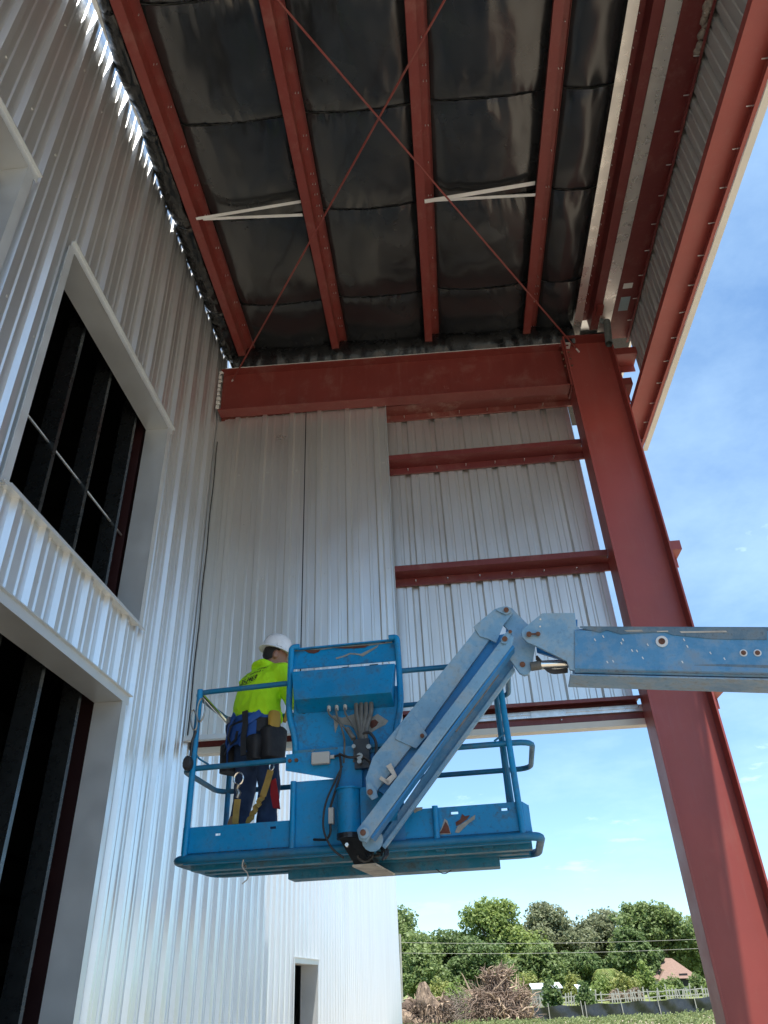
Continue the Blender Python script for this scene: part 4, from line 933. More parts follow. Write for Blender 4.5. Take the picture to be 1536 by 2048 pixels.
for s_ in (1, -1):
    body.loft([[H(s_*(0.070+d), 0.0+q*0.6*math.cos(t)-d*0.4, -0.01+q*math.sin(t)) for t in [2*math.pi*i/10 for i in range(10)]] for q, d in ((0.026, 0.0), (0.036, 0.014), (0.034, 0.02), (0.02, 0.022))])
# hands: palm, four bent fingers, thumb
for s_ in (1, -1):
    e, w = Vector(elb[s_]), Vector(wri[s_]); d = (w-e).normalized(); side = Vector((d.y, -d.x, 0)).normalized()*s_; dn = d.cross(side)*s_
    if dn.z > 0: dn = -dn
    body.loft([[W(*(w+d*t+side*(wd*math.cos(a))+dn*(0.014*math.sin(a)))) for a in [2*math.pi*i/10 for i in range(10)]] for t, wd in ((-0.01, 0.024), (0.03, 0.036), (0.075, 0.038), (0.09, 0.034))])
    for f_, (o, ln) in enumerate(((-0.028, 0.062), (-0.010, 0.072), (0.009, 0.068), (0.027, 0.052))):
        b0_ = w+d*0.082+side*o
        limb(body, [b0_, b0_+d*ln*0.45+dn*0.008, b0_+d*ln*0.7+dn*0.03, b0_+d*ln*0.62+dn*0.055], [0.009, 0.0088, 0.008, 0.007], 8)
    tb = w+d*0.025-side*0.028
    limb(body, [tb, tb+d*0.025-side*0.02+dn*0.012, tb+d*0.055-side*0.022+dn*0.028], [0.012, 0.0105, 0.008], 8)
fuse(body, 'body', 'skin', 0.0085, 3, WK)
# hair: close cropped cap under the hat
h2 = MB(); h2.loft([[H(a*math.cos(t), (-bb if math.sin(t) < 0 else bf)*abs(math.sin(t)) if True else 0, z_) for t in [2*math.pi*i/16 for i in range(16)]] for z_, a, bf, bb in ((-0.055, 0.060, -0.01, 0.066), (-0.02, 0.0745, -0.005, 0.094), (0.02, 0.0785, 0.03, 0.10), (0.07, 0.075, 0.08, 0.094), (0.10, 0.055, 0.06, 0.07))])
h2.build('hair', 'hair', WK, smooth=True)
# shirt
sh = MB()
sh.loft([ring((0.0, -0.005, 0.90), 0.200, 0.135), ring((0, -0.01, 0.95), 0.208, 0.142), ring((0, -0.005, 1.03), 0.198, 0.138), ring((0, 0.015, 1.14), 0.205, 0.135), ring((0, 0.035, 1.22), 0.212, 0.125), ring((0, 0.05, 1.275), 0.185, 0.105), ring((0.003, 0.06, 1.315), 0.125, 0.082), ring((0.006, 0.075, 1.345), 0.075, 0.068)])
for s_ in (1, -1):
    sp_, ep, wp = Vector(sho[s_]), Vector(elb[s_]), Vector(wri[s_])
    limb(sh, [sp_-Vector((0.06*s_, 0, -0.005)), sp_, sp_.lerp(ep, 0.5), ep, ep.lerp(wp, 0.45), ep.lerp(wp, 0.86)], [0.075, 0.083, 0.075, 0.066, 0.058, 0.048])
# hood-like collar roll and folds
sh.tube([W(0.01+0.10*math.cos(t), 0.055+0.085*math.sin(t), 1.318-0.02*math.sin(t)-0.012*math.cos(2*t)) for t in [2*math.pi*i/18 for i in range(18)]], 0.026, 8, True)
SHO = fuse(sh, 'shirt', 'shirt', 0.0095, 5, WK)
tx = bpy.data.textures.new('folds', 'CLOUDS'); tx.noise_scale = 0.085; tx.noise_depth = 2
dm = SHO.modifiers.new('folds', 'DISPLACE'); dm.texture = tx; dm.texture_coords = 'LOCAL'; dm.strength = 0.022; dm.mid_level = 0.5
# trousers
tr = MB(); tr.loft([ring((0, 0, 0.74), 0.175, 0.125), ring((0, -0.005, 0.84), 0.182, 0.135), ring((0, 0, 0.95), 0.165, 0.115)])
for s_ in (1, -1): limb(tr, [Vector(hip[s_])-Vector((0, 0, 0.02)), Vector(hip[s_]).lerp(Vector(kne[s_]), 0.5), kne[s_], Vector(kne[s_]).lerp(Vector(ank[s_]), 0.5), Vector(ank[s_])+Vector((0, 0, 0.0))], [0.103, 0.094, 0.08, 0.074, 0.076])
TRO = fuse(tr, 'trousers', 'denim', 0.0105, 4, WK)
dm = TRO.modifiers.new('folds', 'DISPLACE'); dm.texture = tx; dm.texture_coords = 'LOCAL'; dm.strength = 0.02; dm.mid_level = 0.5
for s_ in (1, -1):
    a = Vector(ank[s_]); bt = MB()
    bt.loft([[W(a.x+wx*math.cos(t), a.y+0.05+ly*math.sin(t), z_) for t in [2*math.pi*i/14 for i in range(14)]] for z_, wx, ly in ((0.0, 0.05, 0.135), (0.03, 0.052, 0.14), (0.06, 0.047, 0.12), (0.085, 0.046, 0.085))])
    bt.loft([[W(a.x+0.05*math.cos(t), a.y+0.05*math.sin(t), z_) for t in [2*math.pi*i/14 for i in range(14)]] for z_ in (0.05, 0.17)]); bt.build('boot', 'boot', WK, smooth=True)
# hard hat: shell with ridges and brim
HB = H(0, 0.0, 0.045)
hh = MB(); rr_ = []
def hat_pt(t, rad, z_, brim=0): 
    return H(0.098*rad*math.cos(t)*(1+brim), -0.004+0.118*rad*math.sin(t)*(1+brim*1.1), 0.045+z_)
for rad, z_ in ((1.02, 0.0), (1.0, 0.02), (0.97, 0.05), (0.88, 0.085), (0.70, 0.118), (0.45, 0.138), (0.18, 0.147), (0.02, 0.148)):
    rr_.append([hat_pt(2*math.pi*i/32, rad, z_+(0.010*max(0, 1-abs(math.cos(2*math.pi*i/32))*4.5) if rad < 0.98 else 0)) for i in range(32)])
hh.loft(rr_)
br = []
for rad, z_ in ((1.0, 0.012), (1.03, 0.006), (1.17, -0.006), (1.175, -0.011), (1.02, -0.004)):
    br.append([H(0.098*rad*math.cos(t), -0.004+0.118*rad*(1.06 if math.sin(t) > 0 and rad > 1.1 else 1)*math.sin(t), 0.045+z_) for t in [2*math.pi*i/32 for i in range(32)]])
hh.loft(br, cap=False); hh.build('hard_hat', 'hat', WK, smooth=True)
for s_ in (1, -1): MB().hexa([H(s_*0.099, -0.025, 0.052), H(s_*0.099, 0.025, 0.052), H(s_*0.106, 0.02, 0.052), H(s_*0.106, -0.02, 0.052), H(s_*0.096, -0.022, 0.078), H(s_*0.096, 0.022, 0.078), H(s_*0.101, 0.018, 0.078), H(s_*0.101, -0.018, 0.078)]).build('hat_slot', 'hat', WK)
# harness, belt and pouches
def band(pts, w, th, mat, name, nrm=None):
    m = MB(); P_ = [W(*p) for p in pts]; c0 = W(0, 0, 0)
    ls = []
    for i, p in enumerate(P_):
        t = (P_[min(i+1, len(P_)-1)]-P_[max(i-1, 0)]).normalized(); out = Vector((p.x-c0.x, p.y-c0.y, 0)).normalized(); s2 = t.cross(out).normalized()
        ls.append([p-s2*w/2, p+s2*w/2, p+s2*w/2+out*th, p-s2*w/2+out*th])
    m.loft(ls); return m.build(name, mat, WK)
def around(z, a, b, t0, t1, n=14, dz=0.0): return [(a*math.cos(R(t0+(t1-t0)*i/n)), b*math.sin(R(t0+(t1-t0)*i/n)), z+dz*i/n) for i in range(n+1)]
band(around(0.875, 0.192, 0.146, 0, 360, 28), 0.075, 0.008, 'black_web', 'tool_belt')
band(around(0.905, 0.197, 0.150, 170, 380, 20), 0.045, 0.008, 'harness', 'harness_strap')
band(around(0.835, 0.203, 0.156, 170, 370, 22), 0.10, 0.006, 'black_web', 'back_pad')
band(around(0.79, 0.206, 0.160, 225, 315, 12), 0.15, 0.010, 'harness', 'harness_seat')
band([(0.17, -0.10, 0.915), (0.10, -0.168, 0.85), (0.0, -0.178, 0.77), (-0.10, -0.165, 0.70), (-0.19, -0.09, 0.64), (-0.21, 0.0, 0.62)], 0.05, 0.008, 'harness', 'leg_strap')
band([(-0.03, -0.172, 0.935), (-0.10, -0.165, 0.87), (-0.165, -0.125, 0.78), (-0.205, -0.06, 0.68)], 0.055, 0.010, 'harness', 'leg_strap')
band([(0.06, -0.176, 0.72), (0.13, -0.155, 0.66), (0.19, -0.08, 0.63)], 0.05, 0.008, 'harness', 'leg_strap')
band([(0.085, -0.172, 0.93), (0.10, -0.172, 0.84), (0.095, -0.178, 0.74), (0.10, -0.172, 0.62)], 0.042, 0.012, 'black_web', 'hanging_strap')
band([(-0.06, -0.178, 0.86), (-0.075, -0.185, 0.78), (-0.03, -0.19, 0.72), (0.02, -0.188, 0.74), (0.03, -0.185, 0.80)], 0.02, 0.008, 'black_web', 'loop_strap')
band([(-0.17, -0.12, 0.86), (-0.18, -0.13, 0.74), (-0.15, -0.15, 0.68), (-0.10, -0.165, 0.71)], 0.018, 0.008, 'black_web', 'loop_strap')
MB().hexa([W(-0.105, -0.19, 0.885), W(-0.065, -0.195, 0.885), W(-0.065, -0.185, 0.885), W(-0.105, -0.18, 0.885), W(-0.11, -0.19, 0.92), W(-0.07, -0.195, 0.925), W(-0.07, -0.185, 0.925), W(-0.11, -0.18, 0.92)]).build('buckle', 'brass', WK)
def pouch(c, sx, sy, sz, mat, name, taper=0.8):
    m = MB(); m.loft([ring((c[0], c[1], c[2]-sz), sx*taper, sy*taper, pw=3.2), ring((c[0], c[1], c[2]-sz*0.4), sx, sy, pw=3.2), ring((c[0], c[1], c[2]-0.01), sx*1.02, sy*1.02, pw=3.2), ring((c[0], c[1], c[2]+0.012), sx*0.8, sy*0.8, pw=3.0), ring((c[0], c[1], c[2]+0.018), sx*0.4, sy*0.4)]); return m.build(name, mat, WK, smooth=True)
pouch((0.225, -0.02, 0.80), 0.062, 0.095, 0.20, 'black_web', 'tool_pouch', 0.9); pouch((-0.225, -0.02, 0.78), 0.065, 0.10, 0.20, 'black_web', 'tool_pouch', 0.95)
pouch((0.15, -0.125, 0.74), 0.065, 0.05, 0.15, 'black_web', 'tool_pouch', 0.7); pouch((-0.21, -0.04, 0.93), 0.055, 0.06, 0.10, 'denim', 'side_pad')
pouch((0.255, -0.045, 0.90), 0.03, 0.045, 0.11, 'yellow', 'work_glove', 0.9)
MB().cyl(W(0.24, 0.06, 0.86), W(0.26, 0.10, 1.06), 0.013, 8).build('hammer_handle', 'yellow', WK); MB().beam(W(0.23, 0.07, 1.06), W(0.30, 0.14, 1.07), 0.03, 0.03).build('hammer_head', 'grease', WK)
m = MB().prism([lp(WD-0.16, *q) for q in ((541, 1562), (551, 1556), (556, 1585), (560, 1618), (546, 1616), (541, 1590))], EY*0.012); m.build('red_rag', 'redcloth', WK)
# tan shock lanyards hanging behind the legs
LY = thing('shock_lanyard', 'tan shock lanyard slanting down behind worker\'s right leg, bunched at its end', 'lanyard', W(0.12, -0.2, 0.5), 'tan lanyards')
def flat(pts, w, th, mat, name, par):
    m = MB(); ls = []
    for i, p in enumerate(pts):
        t = (pts[min(i+1, len(pts)-1)]-pts[max(i-1, 0)]).normalized(); s2 = t.cross(EY).normalized()
        ls.append([p-s2*w/2, p+s2*w/2, p+s2*w/2+EY*th, p-s2*w/2+EY*th])
    m.loft(ls); return m.build(name, mat, par, bevel=0.002)
dl = WD-0.20
flat([lp(dl, 541, 1540), lp(dl, 534, 1565), lp(dl, 525, 1592)], 0.046, 0.012, 'tan_web', 'pack', LY)
flat([lp(dl+0.01*math.sin(i*2.1), 524-i*2.1+2.2*math.sin(i*1.9), 1592+i*3.9) for i in range(15)], 0.036, 0.014, 'tan_web', 'webbing', LY)
MB().tube(loop(lp(dl, 543, 1533), EX, EZ, 0.016, 0.026, 0.005), 0.005, 6, True).build('snap_hook', 'chrome', LY)
LY = thing('shock_lanyard', 'tan lanyard with steel ring hanging behind worker\'s left leg', 'lanyard', W(-0.12, -0.2, 0.5), 'tan lanyards')
flat([lp(dl, 475, 1598), lp(dl, 472, 1620), lp(dl, 470, 1648)], 0.045, 0.012, 'tan_web', 'pack', LY)
MB().tube(loop(lp(dl, 477, 1557), EX, EZ, 0.034, 0.042, 0.005), 0.006, 6, True).build('ring', 'chrome', LY, smooth=True)
MB().tube([lp(dl, 477, 1570), lp(dl, 474, 1578), lp(dl, 478, 1586), lp(dl, 474, 1596)], [0.018, 0.012, 0.018, 0.014], 8).build('snap_hook', 'brass', LY, smooth=True)
# print on the back of the shirt
def shirt_text(body_, x, z, size, name):
    cu = bpy.data.curves.new(name, 'FONT'); cu.body = body_; cu.size = size; cu.align_x = 'CENTER'; cu.offset = 0.0012
    tmp = bpy.data.objects.new(name, cu); COL.objects.link(tmp)
    dg = bpy.context.evaluated_depsgraph_get(); me = bpy.data.meshes.new_from_object(tmp.evaluated_get(dg)); bpy.data.objects.remove(tmp)
    b = bmesh.new(); b.from_mesh(me)
    for _ in range(1): bmesh.ops.subdivide_edges(b, edges=[e for e in b.edges if e.calc_length() > 0.012], cuts=2)
    bmesh.ops.triangulate(b, faces=b.faces)
    for v in b.verts: v.co = Vector((x+v.co.x, -0.34, z+v.co.y*1.15))*PS
    b.to_mesh(me); b.free(); me.materials.append(M['hair'])
    o = bpy.data.objects.new(name, me); COL.objects.link(o); o.parent = WK; ORG[o] = FOOT.copy(); o.rotation_euler = (0, 0, FA_)
    s = o.modifiers.new('wrap', 'SHRINKWRAP'); s.target = SHO; s.wrap_method = 'PROJECT'; s.use_project_y = True; s.use_positive_direction = True; s.use_negative_direction = False; s.offset = 0.003
    return o
def shirt_marks(rows):
    m = MB(); rn = random.Random(9)
    for x0_, x1_, z_, h_ in rows:
        x_ = x0_
        while x_ < x1_:
            w_ = rn.uniform(0.006, 0.016); hh_ = h_*rn.uniform(0.5, 1.0)
            if rn.random() < 0.75: m.add([Vector((x_, -0.34, z_))*PS, Vector((x_+0.004, -0.34, z_))*PS, Vector((x_+0.004+rn.uniform(-.006, .006), -0.34, z_+hh_))*PS, Vector((x_+rn.uniform(-.006, .006), -0.34, z_+hh_))*PS], [(0, 1, 2, 3)])
            if rn.random() < 0.5: m.add([Vector((x_, -0.34, z_+hh_*0.5))*PS, Vector((x_+w_, -0.34, z_+hh_*0.5))*PS, Vector((x_+w_, -0.34, z_+hh_*0.5+0.004))*PS, Vector((x_, -0.34, z_+hh_*0.5+0.004))*PS], [(0, 1, 2, 3)])
            x_ += w_
    me = bpy.data.meshes.new('print'); me.from_pydata([tuple(v) for v in m.v], [], m.f); me.materials.append(M['hair'])
    o = bpy.data.objects.new('print', me); COL.objects.link(o); o.parent = WK; ORG[o] = FOOT.copy(); o.rotation_euler = (0, 0, FA_)
    s = o.modifiers.new('wrap', 'SHRINKWRAP'); s.target = SHO; s.wrap_method = 'PROJECT'; s.use_project_y = True; s.use_positive_direction = True; s.use_negative_direction = False; s.offset = 0.003; stuff(o)
shirt_marks([(-0.15, -0.06, 1.245, 0.03), (-0.02, 0.11, 1.245, 0.022), (-0.14, -0.05, 1.275, 0.02), (0.03, 0.12, 1.275, 0.018), (-0.10, 0.05, 1.165, 0.006)])
shirt_text('0 -35-3469', -0.03, 1.178, 0.056, 'print')

# ------------------------------------------------------------------ background
def leaf_mat(name, lo, hi, rough=0.6):
    k = N(name); g_ = k.n('NewGeometry'); nz = k.noise(0.5, 3)
    t = k.math('ADD', k.math('MULTIPLY', g_.outputs['Random Per Island'], 0.65), k.math('MULTIPLY', nz, 0.35))
    k.base(k.mixc(t, lo, hi)); k.rough(rough)
    k.b.inputs['Transmission Weight'].default_value = 0.0
    tl = k.n('BsdfTranslucent'); ms = k.n('MixShader'); ms.inputs[0].default_value = 0.42
    m_ = k.mixc(t, tuple(c*1.2 for c in lo), tuple(c*1.3 for c in hi)); k.l(m_, tl.inputs[0])
    out = k.t.nodes['Material Output']; k.l(k.b.outputs[0], ms.inputs[1]); k.l(tl.outputs[0], ms.inputs[2]); k.l(ms.outputs[0], out.inputs[0])
    return k.m
LEAF = {'green': leaf_mat('leaf_mid_green', (0.10, 0.155, 0.05), (0.27, 0.34, 0.12)), 'bright': leaf_mat('leaf_bright_green', (0.13, 0.20, 0.05), (0.33, 0.40, 0.12)),
        'grey': leaf_mat('leaf_oak_grey_green', (0.13, 0.155, 0.08), (0.30, 0.32, 0.18)), 'dark': leaf_mat('leaf_dark_green', (0.075, 0.125, 0.04), (0.19, 0.26, 0.09)),
        'yellow': leaf_mat('leaf_yellow_green', (0.17, 0.22, 0.06), (0.40, 0.40, 0.13)), 'weed': leaf_mat('weed_green', (0.13, 0.18, 0.06), (0.30, 0.35, 0.15)), 'dry': leaf_mat('dry_brush', (0.18, 0.14, 0.10), (0.38, 0.30, 0.21))}
M['bark'] = simple('bark', (0.11, 0.085, 0.065), 0.9, 0, 0.3, 4, 0.5, 14)
M['root'] = simple('dry_root_wood', (0.26, 0.19, 0.145), 0.9, 0, 0.4, 6, 0.6, 18)
M['root_pale'] = simple('pale_torn_wood', (0.40, 0.30, 0.21), 0.85, 0, 0.35, 6, 0.5, 18)
k = N('splintered_wood'); st_ = k.noise(1.0, 7, 0.7, stretch=(9, 9, 1.2), dist=0.6); k.base(k.mixc(k.rng(st_, 0.38, 0.62), (0.10, 0.07, 0.05), (0.42, 0.31, 0.22))); k.rough(0.9); k.bump(st_, 1.0, 0.15); M['stump'] = k.m
M['root_dark'] = simple('dark_root_wood', (0.12, 0.085, 0.065), 0.9, 0, 0.4, 6, 0.6, 18)
M['wood_grey'] = simple('weathered_fence_wood', (0.36, 0.34, 0.31), 0.85, 0, 0.2, 3)
M['fabric_black'] = simple('black_silt_fabric', (0.03, 0.032, 0.034), 0.33, 0, 0.3, 4, 0.5, 5)
M['roof_tile'] = simple('terracotta_roof', (0.22, 0.14, 0.105), 0.8, 0, 0.15, 6, 0.2, 10)
M['stucco'] = simple('pale_stucco', (0.5, 0.47, 0.42), 0.8)
M['white_metal'] = simple('white_shed_metal', (0.62, 0.66, 0.7), 0.4)
def crown(lobes, n, size, rnd, hollow=0.62):
    """many leaf faces spread through uneven lobes (centre, radii)"""
    vol = [l[1]*l[2]*l[3] for l in lobes]; tot = sum(v**0.67 for v in vol); V_, F_ = [], []
    for l, v in zip(lobes, vol):
        c, ra, rb, rc = l
        sub = [(rnd.uniform(0, 6.283), rnd.uniform(-0.9, 1.0), rnd.uniform(0.26, 0.45)) for _ in range(16)]
        for _ in range(int(n*v**0.67/tot)):
            t, s_, q = rnd.choice(sub); r0 = math.sqrt(max(0, 1-s_*s_))
            ctr = Vector((r0*math.cos(t), r0*math.sin(t), s_))*rnd.uniform(hollow, 0.86)
            d = Vector((rnd.gauss(0, 1), rnd.gauss(0, 1), rnd.gauss(0, 1))).normalized()*q*rnd.uniform(0.75, 1.08)**0.5
            p = ctr+d; p = c+Vector((p.x*ra, p.y*rb, p.z*rc))
            nrm = (d+Vector((rnd.gauss(0, .38), rnd.gauss(0, .38), rnd.gauss(0.4, .38)))).normalized()
            a = nrm.orthogonal().normalized(); b = nrm.cross(a); w = rnd.uniform(0, 6.283); sz = size*rnd.uniform(0.55, 1.25)
            a2 = (a*math.cos(w)+b*math.sin(w))*sz; b2 = (b*math.cos(w)-a*math.sin(w))*sz*rnd.uniform(0.5, 0.8)
            o = len(V_); V_ += [p-a2, p-b2*0.9+a2*0.1, p+a2, p+b2]; F_.append((o, o+1, o+2, o+3))
    m = MB(); m.v = V_; m.f = F_; return m
def px_at(Y): return FPX/(Y*0.70)      # rough pixels per metre near the horizon
GZ = -0.7
def tree(px, top, hw, Y, kind, label, n=5200, leaf=0.34, seed=1, group='trees beyond the fence', name='broadleaf_tree', lobes=20, low=0.2):
    rnd = random.Random(seed); c = at(px, 1950, Y); tp = at(px, top, Y).z; rad = abs(at(px+hw, 1900, Y).x-at(px, 1900, Y).x)
    base = Vector((c.x, Y, ground_z(c.x, Y)-0.1)); hgt = tp-base.z
    rad *= 1.18; T = thing(name, label, 'tree', base, group)
    ls = []
    for i in range(lobes):
        a = rnd.uniform(0, 6.283); rr2 = rad*rnd.uniform(0.15, 0.88); zf = rnd.uniform(low+0.1, 0.88)
        sh_ = 1-0.65*max(0, (zf-0.55)/0.45)
        q = rad*rnd.uniform(0.20, 0.42)
        ls.append((base+Vector((rr2*sh_*math.cos(a), rr2*sh_*math.sin(a)*0.8, hgt*zf)), q, q, q*rnd.uniform(0.6, 0.9)))
    ls.append((base+Vector((rnd.uniform(-.15, .15)*rad, 0, hgt-rad*0.42)), rad*0.42, rad*0.42, rad*0.36))
    ls.append((base+Vector((rad*0.5, 0, hgt*0.5)), rad*0.5, rad*0.45, rad*0.4)); ls.append((base+Vector((-rad*0.5, 0, hgt*0.47)), rad*0.5, rad*0.45, rad*0.4))
    stuff_c = crown(ls, int(n*3.0), leaf*0.62, rnd).build('crown', LEAF[kind], T, fix=False)
    tk = MB(); r0 = hgt*0.028+0.05
    tk.tube([base, base+Vector((0.1, 0, hgt*0.25)), base+Vector((-0.1, 0.05, hgt*0.5)), base+Vector((0.05, 0, hgt*0.8))], [r0*1.3, r0, r0*0.75, r0*0.25], 8)
    for l in ls[:7]:
        s0 = base+Vector((0, 0, hgt*rnd.uniform(0.22, 0.42))); tk.tube([s0, s0.lerp(l[0], 0.5)+Vector((0, 0, 0.3)), l[0]], [r0*0.5, r0*0.32, r0*0.1], 6)
    tk.build('trunk', 'bark', T, smooth=True); return T
def bush(px, top, hw, Y, kind, label, n=900, leaf=0.16, seed=1, name='shrub', group='shrubs along the fence'):
    rnd = random.Random(seed); c = at(px, 1950, Y); tp = at(px, top, Y).z; rad = abs(at(px+hw, 1950, Y).x-c.x)
    base = Vector((c.x, Y, ground_z(c.x, Y)-0.05)); hgt = max(0.5, tp-base.z); T = thing(name, label, 'shrub', base, group)
    ls = [(base+Vector((rad*rnd.uniform(-.6, .6), rad*rnd.uniform(-.4, .4), hgt*rnd.uniform(0.3, 0.72))), rad*rnd.uniform(.35, .55), rad*.5, hgt*rnd.uniform(0.2, 0.3)) for _ in range(6)]
    ls.append((base+Vector((0, 0, hgt*0.74)), rad*0.42, rad*0.4, hgt*0.27)); ls.append((base+Vector((0, 0, hgt*0.3)), rad*0.8, rad*0.6, hgt*0.3))
    crown(ls, int(n*1.6), leaf*0.85, rnd).build('foliage', LEAF[kind], T, fix=False)
    st = MB()
    for _ in range(4): st.tube([base+Vector((rnd.uniform(-.1, .1), 0, 0)), base+Vector((rnd.uniform(-.6, .6)*rad, 0, hgt*0.6))], [0.04, 0.015], 5)
    st.build('stem', 'bark', T); return T
tree(775, 1822, 88, 96, 'green', 'green tree half hidden behind the far end of white building', 5200, seed=3)
tree(905, 1862, 62, 100, 'dark', 'low dark tree behind the left root pile', 3800, seed=4)
tree(1000, 1796, 82, 104, 'bright', 'tall bright green tree standing left of the grey green oak', 7200, seed=5)
tree(1118, 1803, 80, 108, 'grey', 'grey green oak in the middle of the tree line, left half', 6800, seed=6)
tree(1205, 1818, 80, 112, 'grey', 'grey green oak in the middle of the tree line, right half', 6400, seed=16)
tree(1340, 1800, 92, 106, 'green', 'large green tree behind the house with terracotta roof', 8200, seed=7)
tree(1455, 1830, 80, 110, 'green', 'green tree partly hidden behind the red column', 4800, seed=8)
tree(1275, 1850, 50, 99, 'dark', 'dark tree in the gap left of the large green tree', 3400, seed=9)
tree(840, 1890, 48, 88, 'green', 'small green tree beside the utility pole', 2600, 0.3, seed=10)
tree(960, 1885, 62, 90, 'dark', 'dark green tree directly behind the tall root ball', 3600, 0.3, seed=11)
tree(1075, 1885, 52, 92, 'green', 'short green tree behind the white roofed shed', 3200, 0.3, seed=12)
tree(1160, 1900, 52, 94, 'dark', 'short dark tree behind the palm', 3000, 0.3, seed=13)
for i, (px, top, hw, Y, kd, lab) in enumerate((
    (870, 1955, 34, 74, 'yellow', 'pale green shrub between left root pile and pole'), (915, 1960, 30, 72, 'bright', 'bright shrub behind the gap between root piles'), (1098, 1955, 22, 62, 'dark', 'dark round shrub in front of white roofed shed'),
    (1162, 1958, 26, 62, 'dark', 'dark shrub in front of small white shed'), (1140, 1945, 26, 82, 'yellow', 'yellow green shrub between the two sheds'), (1205, 1950, 34, 84, 'bright', 'bright shrub under the palm'), (1245, 1945, 30, 83, 'yellow', 'pale shrub right of the palm'),
    (1290, 1918, 26, 86, 'bright', 'tall leafy shrub left of terracotta roof'), (1345, 1948, 30, 85, 'green', 'shrub in front of terracotta roofed house'), (1392, 1945, 30, 86, 'green', 'shrub right of terracotta roofed house'), (1318, 1965, 24, 82, 'bright', 'small shrub below left corner of terracotta roof'), (1430, 1950, 30, 84, 'bright', 'shrub just left of the red column foot'),
    (1225, 1978, 26, 80, 'dry', 'brown dry brush leaning on the picket fence'), (1262, 1975, 22, 80, 'dry', 'straw coloured brush right of the dry brush'), (1060, 1940, 30, 84, 'yellow', 'yellow green shrub right of tall root ball'))):
    bush(px, top, hw, Y, kd, lab, seed=30+i)
for i, (px, top, kd, lab) in enumerate(((800, 1880, 'dark', 'far tree closing the gap left of the utility pole'), (868, 1872, 'green', 'far tree right of the utility pole'), (945, 1868, 'dark', 'far dark tree left of the tall bright tree'), (1060, 1850, 'dark', 'far tree in the gap right of the tall bright tree'), (1165, 1855, 'grey', 'far grey green tree between the two oaks'), (1255, 1862, 'dark', 'far tree right of the oaks'), (1400, 1850, 'green', 'far tree left of the column'))):
    tree(px, top, 66, 122+i, kd, lab, 3200, 0.42, seed=60+i, low=0.1)
# palm
PB = at(1212, 1950, 86); PB.z = ground_z(PB.x, 86); PM = thing('palm_tree', 'small palm with arching yellow green fronds behind the fence', 'tree', PB)
MB().tube([PB, PB+Vector((0.1, 0, 1.2)), PB+Vector((0.05, 0, 2.3))], [0.2, 0.16, 0.13], 8).build('trunk', 'bark', PM, smooth=True)
for i in range(16):
    a = i*2.4; r_ = random.uniform(1.1, 1.7); pts = [PB+Vector((r_*t*math.cos(a), r_*t*math.sin(a), 2.3+1.5*t-2.0*t*t)) for t in (0, .25, .5, .75, 1)]
    m = MB()
    for p, q in zip(pts, pts[1:]):
        d = (q-p).normalized(); s_ = d.cross(EZ).normalized()
        for sg in (1, -1):
            for w in (0, .33, .66): o = p.lerp(q, w); m.add([o, o+d*0.10, o+s_*sg*0.42+d*0.3-EZ*0.16], [(0, 1, 2)])
    m.build('frond', LEAF['yellow' if i % 2 else 'bright'], PM, fix=False)
# house
hc = at(1343, 1950, 98); HS = thing('house', 'house with a terracotta hip roof showing above the shrubs', 'house', (hc.x, 98, GZ))
hx0, hx1 = at(1296, 1950, 98).x, at(1392, 1950, 98).x; ze = at(1343, 1956, 98).z; zr = at(1335, 1914, 98).z
MB().box((hx0+0.4, 97, GZ-0.2), (hx1-0.4, 103, ze)).build('wall', 'stucco', HS)
w_ = hx1-hx0; xr1 = hx0+w_*0.36
MB().add([(hx0, 96.5, ze), (hx1, 96.5, ze-0.1), (hx1, 103.5, ze-0.1), (hx0, 103.5, ze), (xr1, 100, zr), (hx0+w_*0.66, 100, zr-0.12)], [(0, 1, 5, 4), (1, 2, 5), (2, 3, 4, 5), (3, 0, 4), (0, 3, 2, 1)]).build('roof', 'roof_tile', HS)
MB().add([(hx0+w_*0.1, 95.6, ze-0.15), (hx0+w_*0.5, 95.6, ze-0.15), (hx0+w_*0.3, 96.6, ze+0.75), (hx0+w_*0.3, 99.5, ze+0.75)], [(0, 1, 2), (1, 3, 2), (0, 2, 3)]).build('porch_roof', 'roof_tile', HS)
for xx in (0.2, 0.6): MB().box((hx0+w_*xx, 96.95, GZ+0.6), (hx0+w_*xx+0.9, 97.01, GZ+1.8)).build('window', 'dark', HS)
# sheds
for (xa, xb, yt, yb2, Y, lab) in ((1066, 1124, 1966, 1996, 76, 'low shed with white metal roof beside the tall root ball'), (1160, 1179, 1969, 2005, 70, 'narrow white shed behind the dark shrub')):
    p, q = at(xa, 1985, Y), at(xb, 1985, Y); zt = at((xa+xb)/2, yt, Y).z; S_ = thing('garden_shed', lab, 'shed', (p.x, Y, GZ), 'sheds'); ww = q.x-p.x
    MB().box((p.x+0.08, Y, GZ), (q.x-0.08, Y+2, zt-0.35)).build('wall', 'white_metal' if Y == 70 else 'wood_grey', S_)
    MB().hexa([(p.x-0.1, Y-0.3, zt-0.42), (q.x+0.1, Y-0.3, zt-0.42), (q.x+0.1, Y+2.3, zt-0.05), (p.x-0.1, Y+2.3, zt-0.05), (p.x-0.1, Y-0.3, zt-0.36), (q.x+0.1, Y-0.3, zt-0.36), (q.x+0.1, Y+2.3, zt), (p.x-0.1, Y+2.3, zt)]).build('roof', 'white_metal', S_)
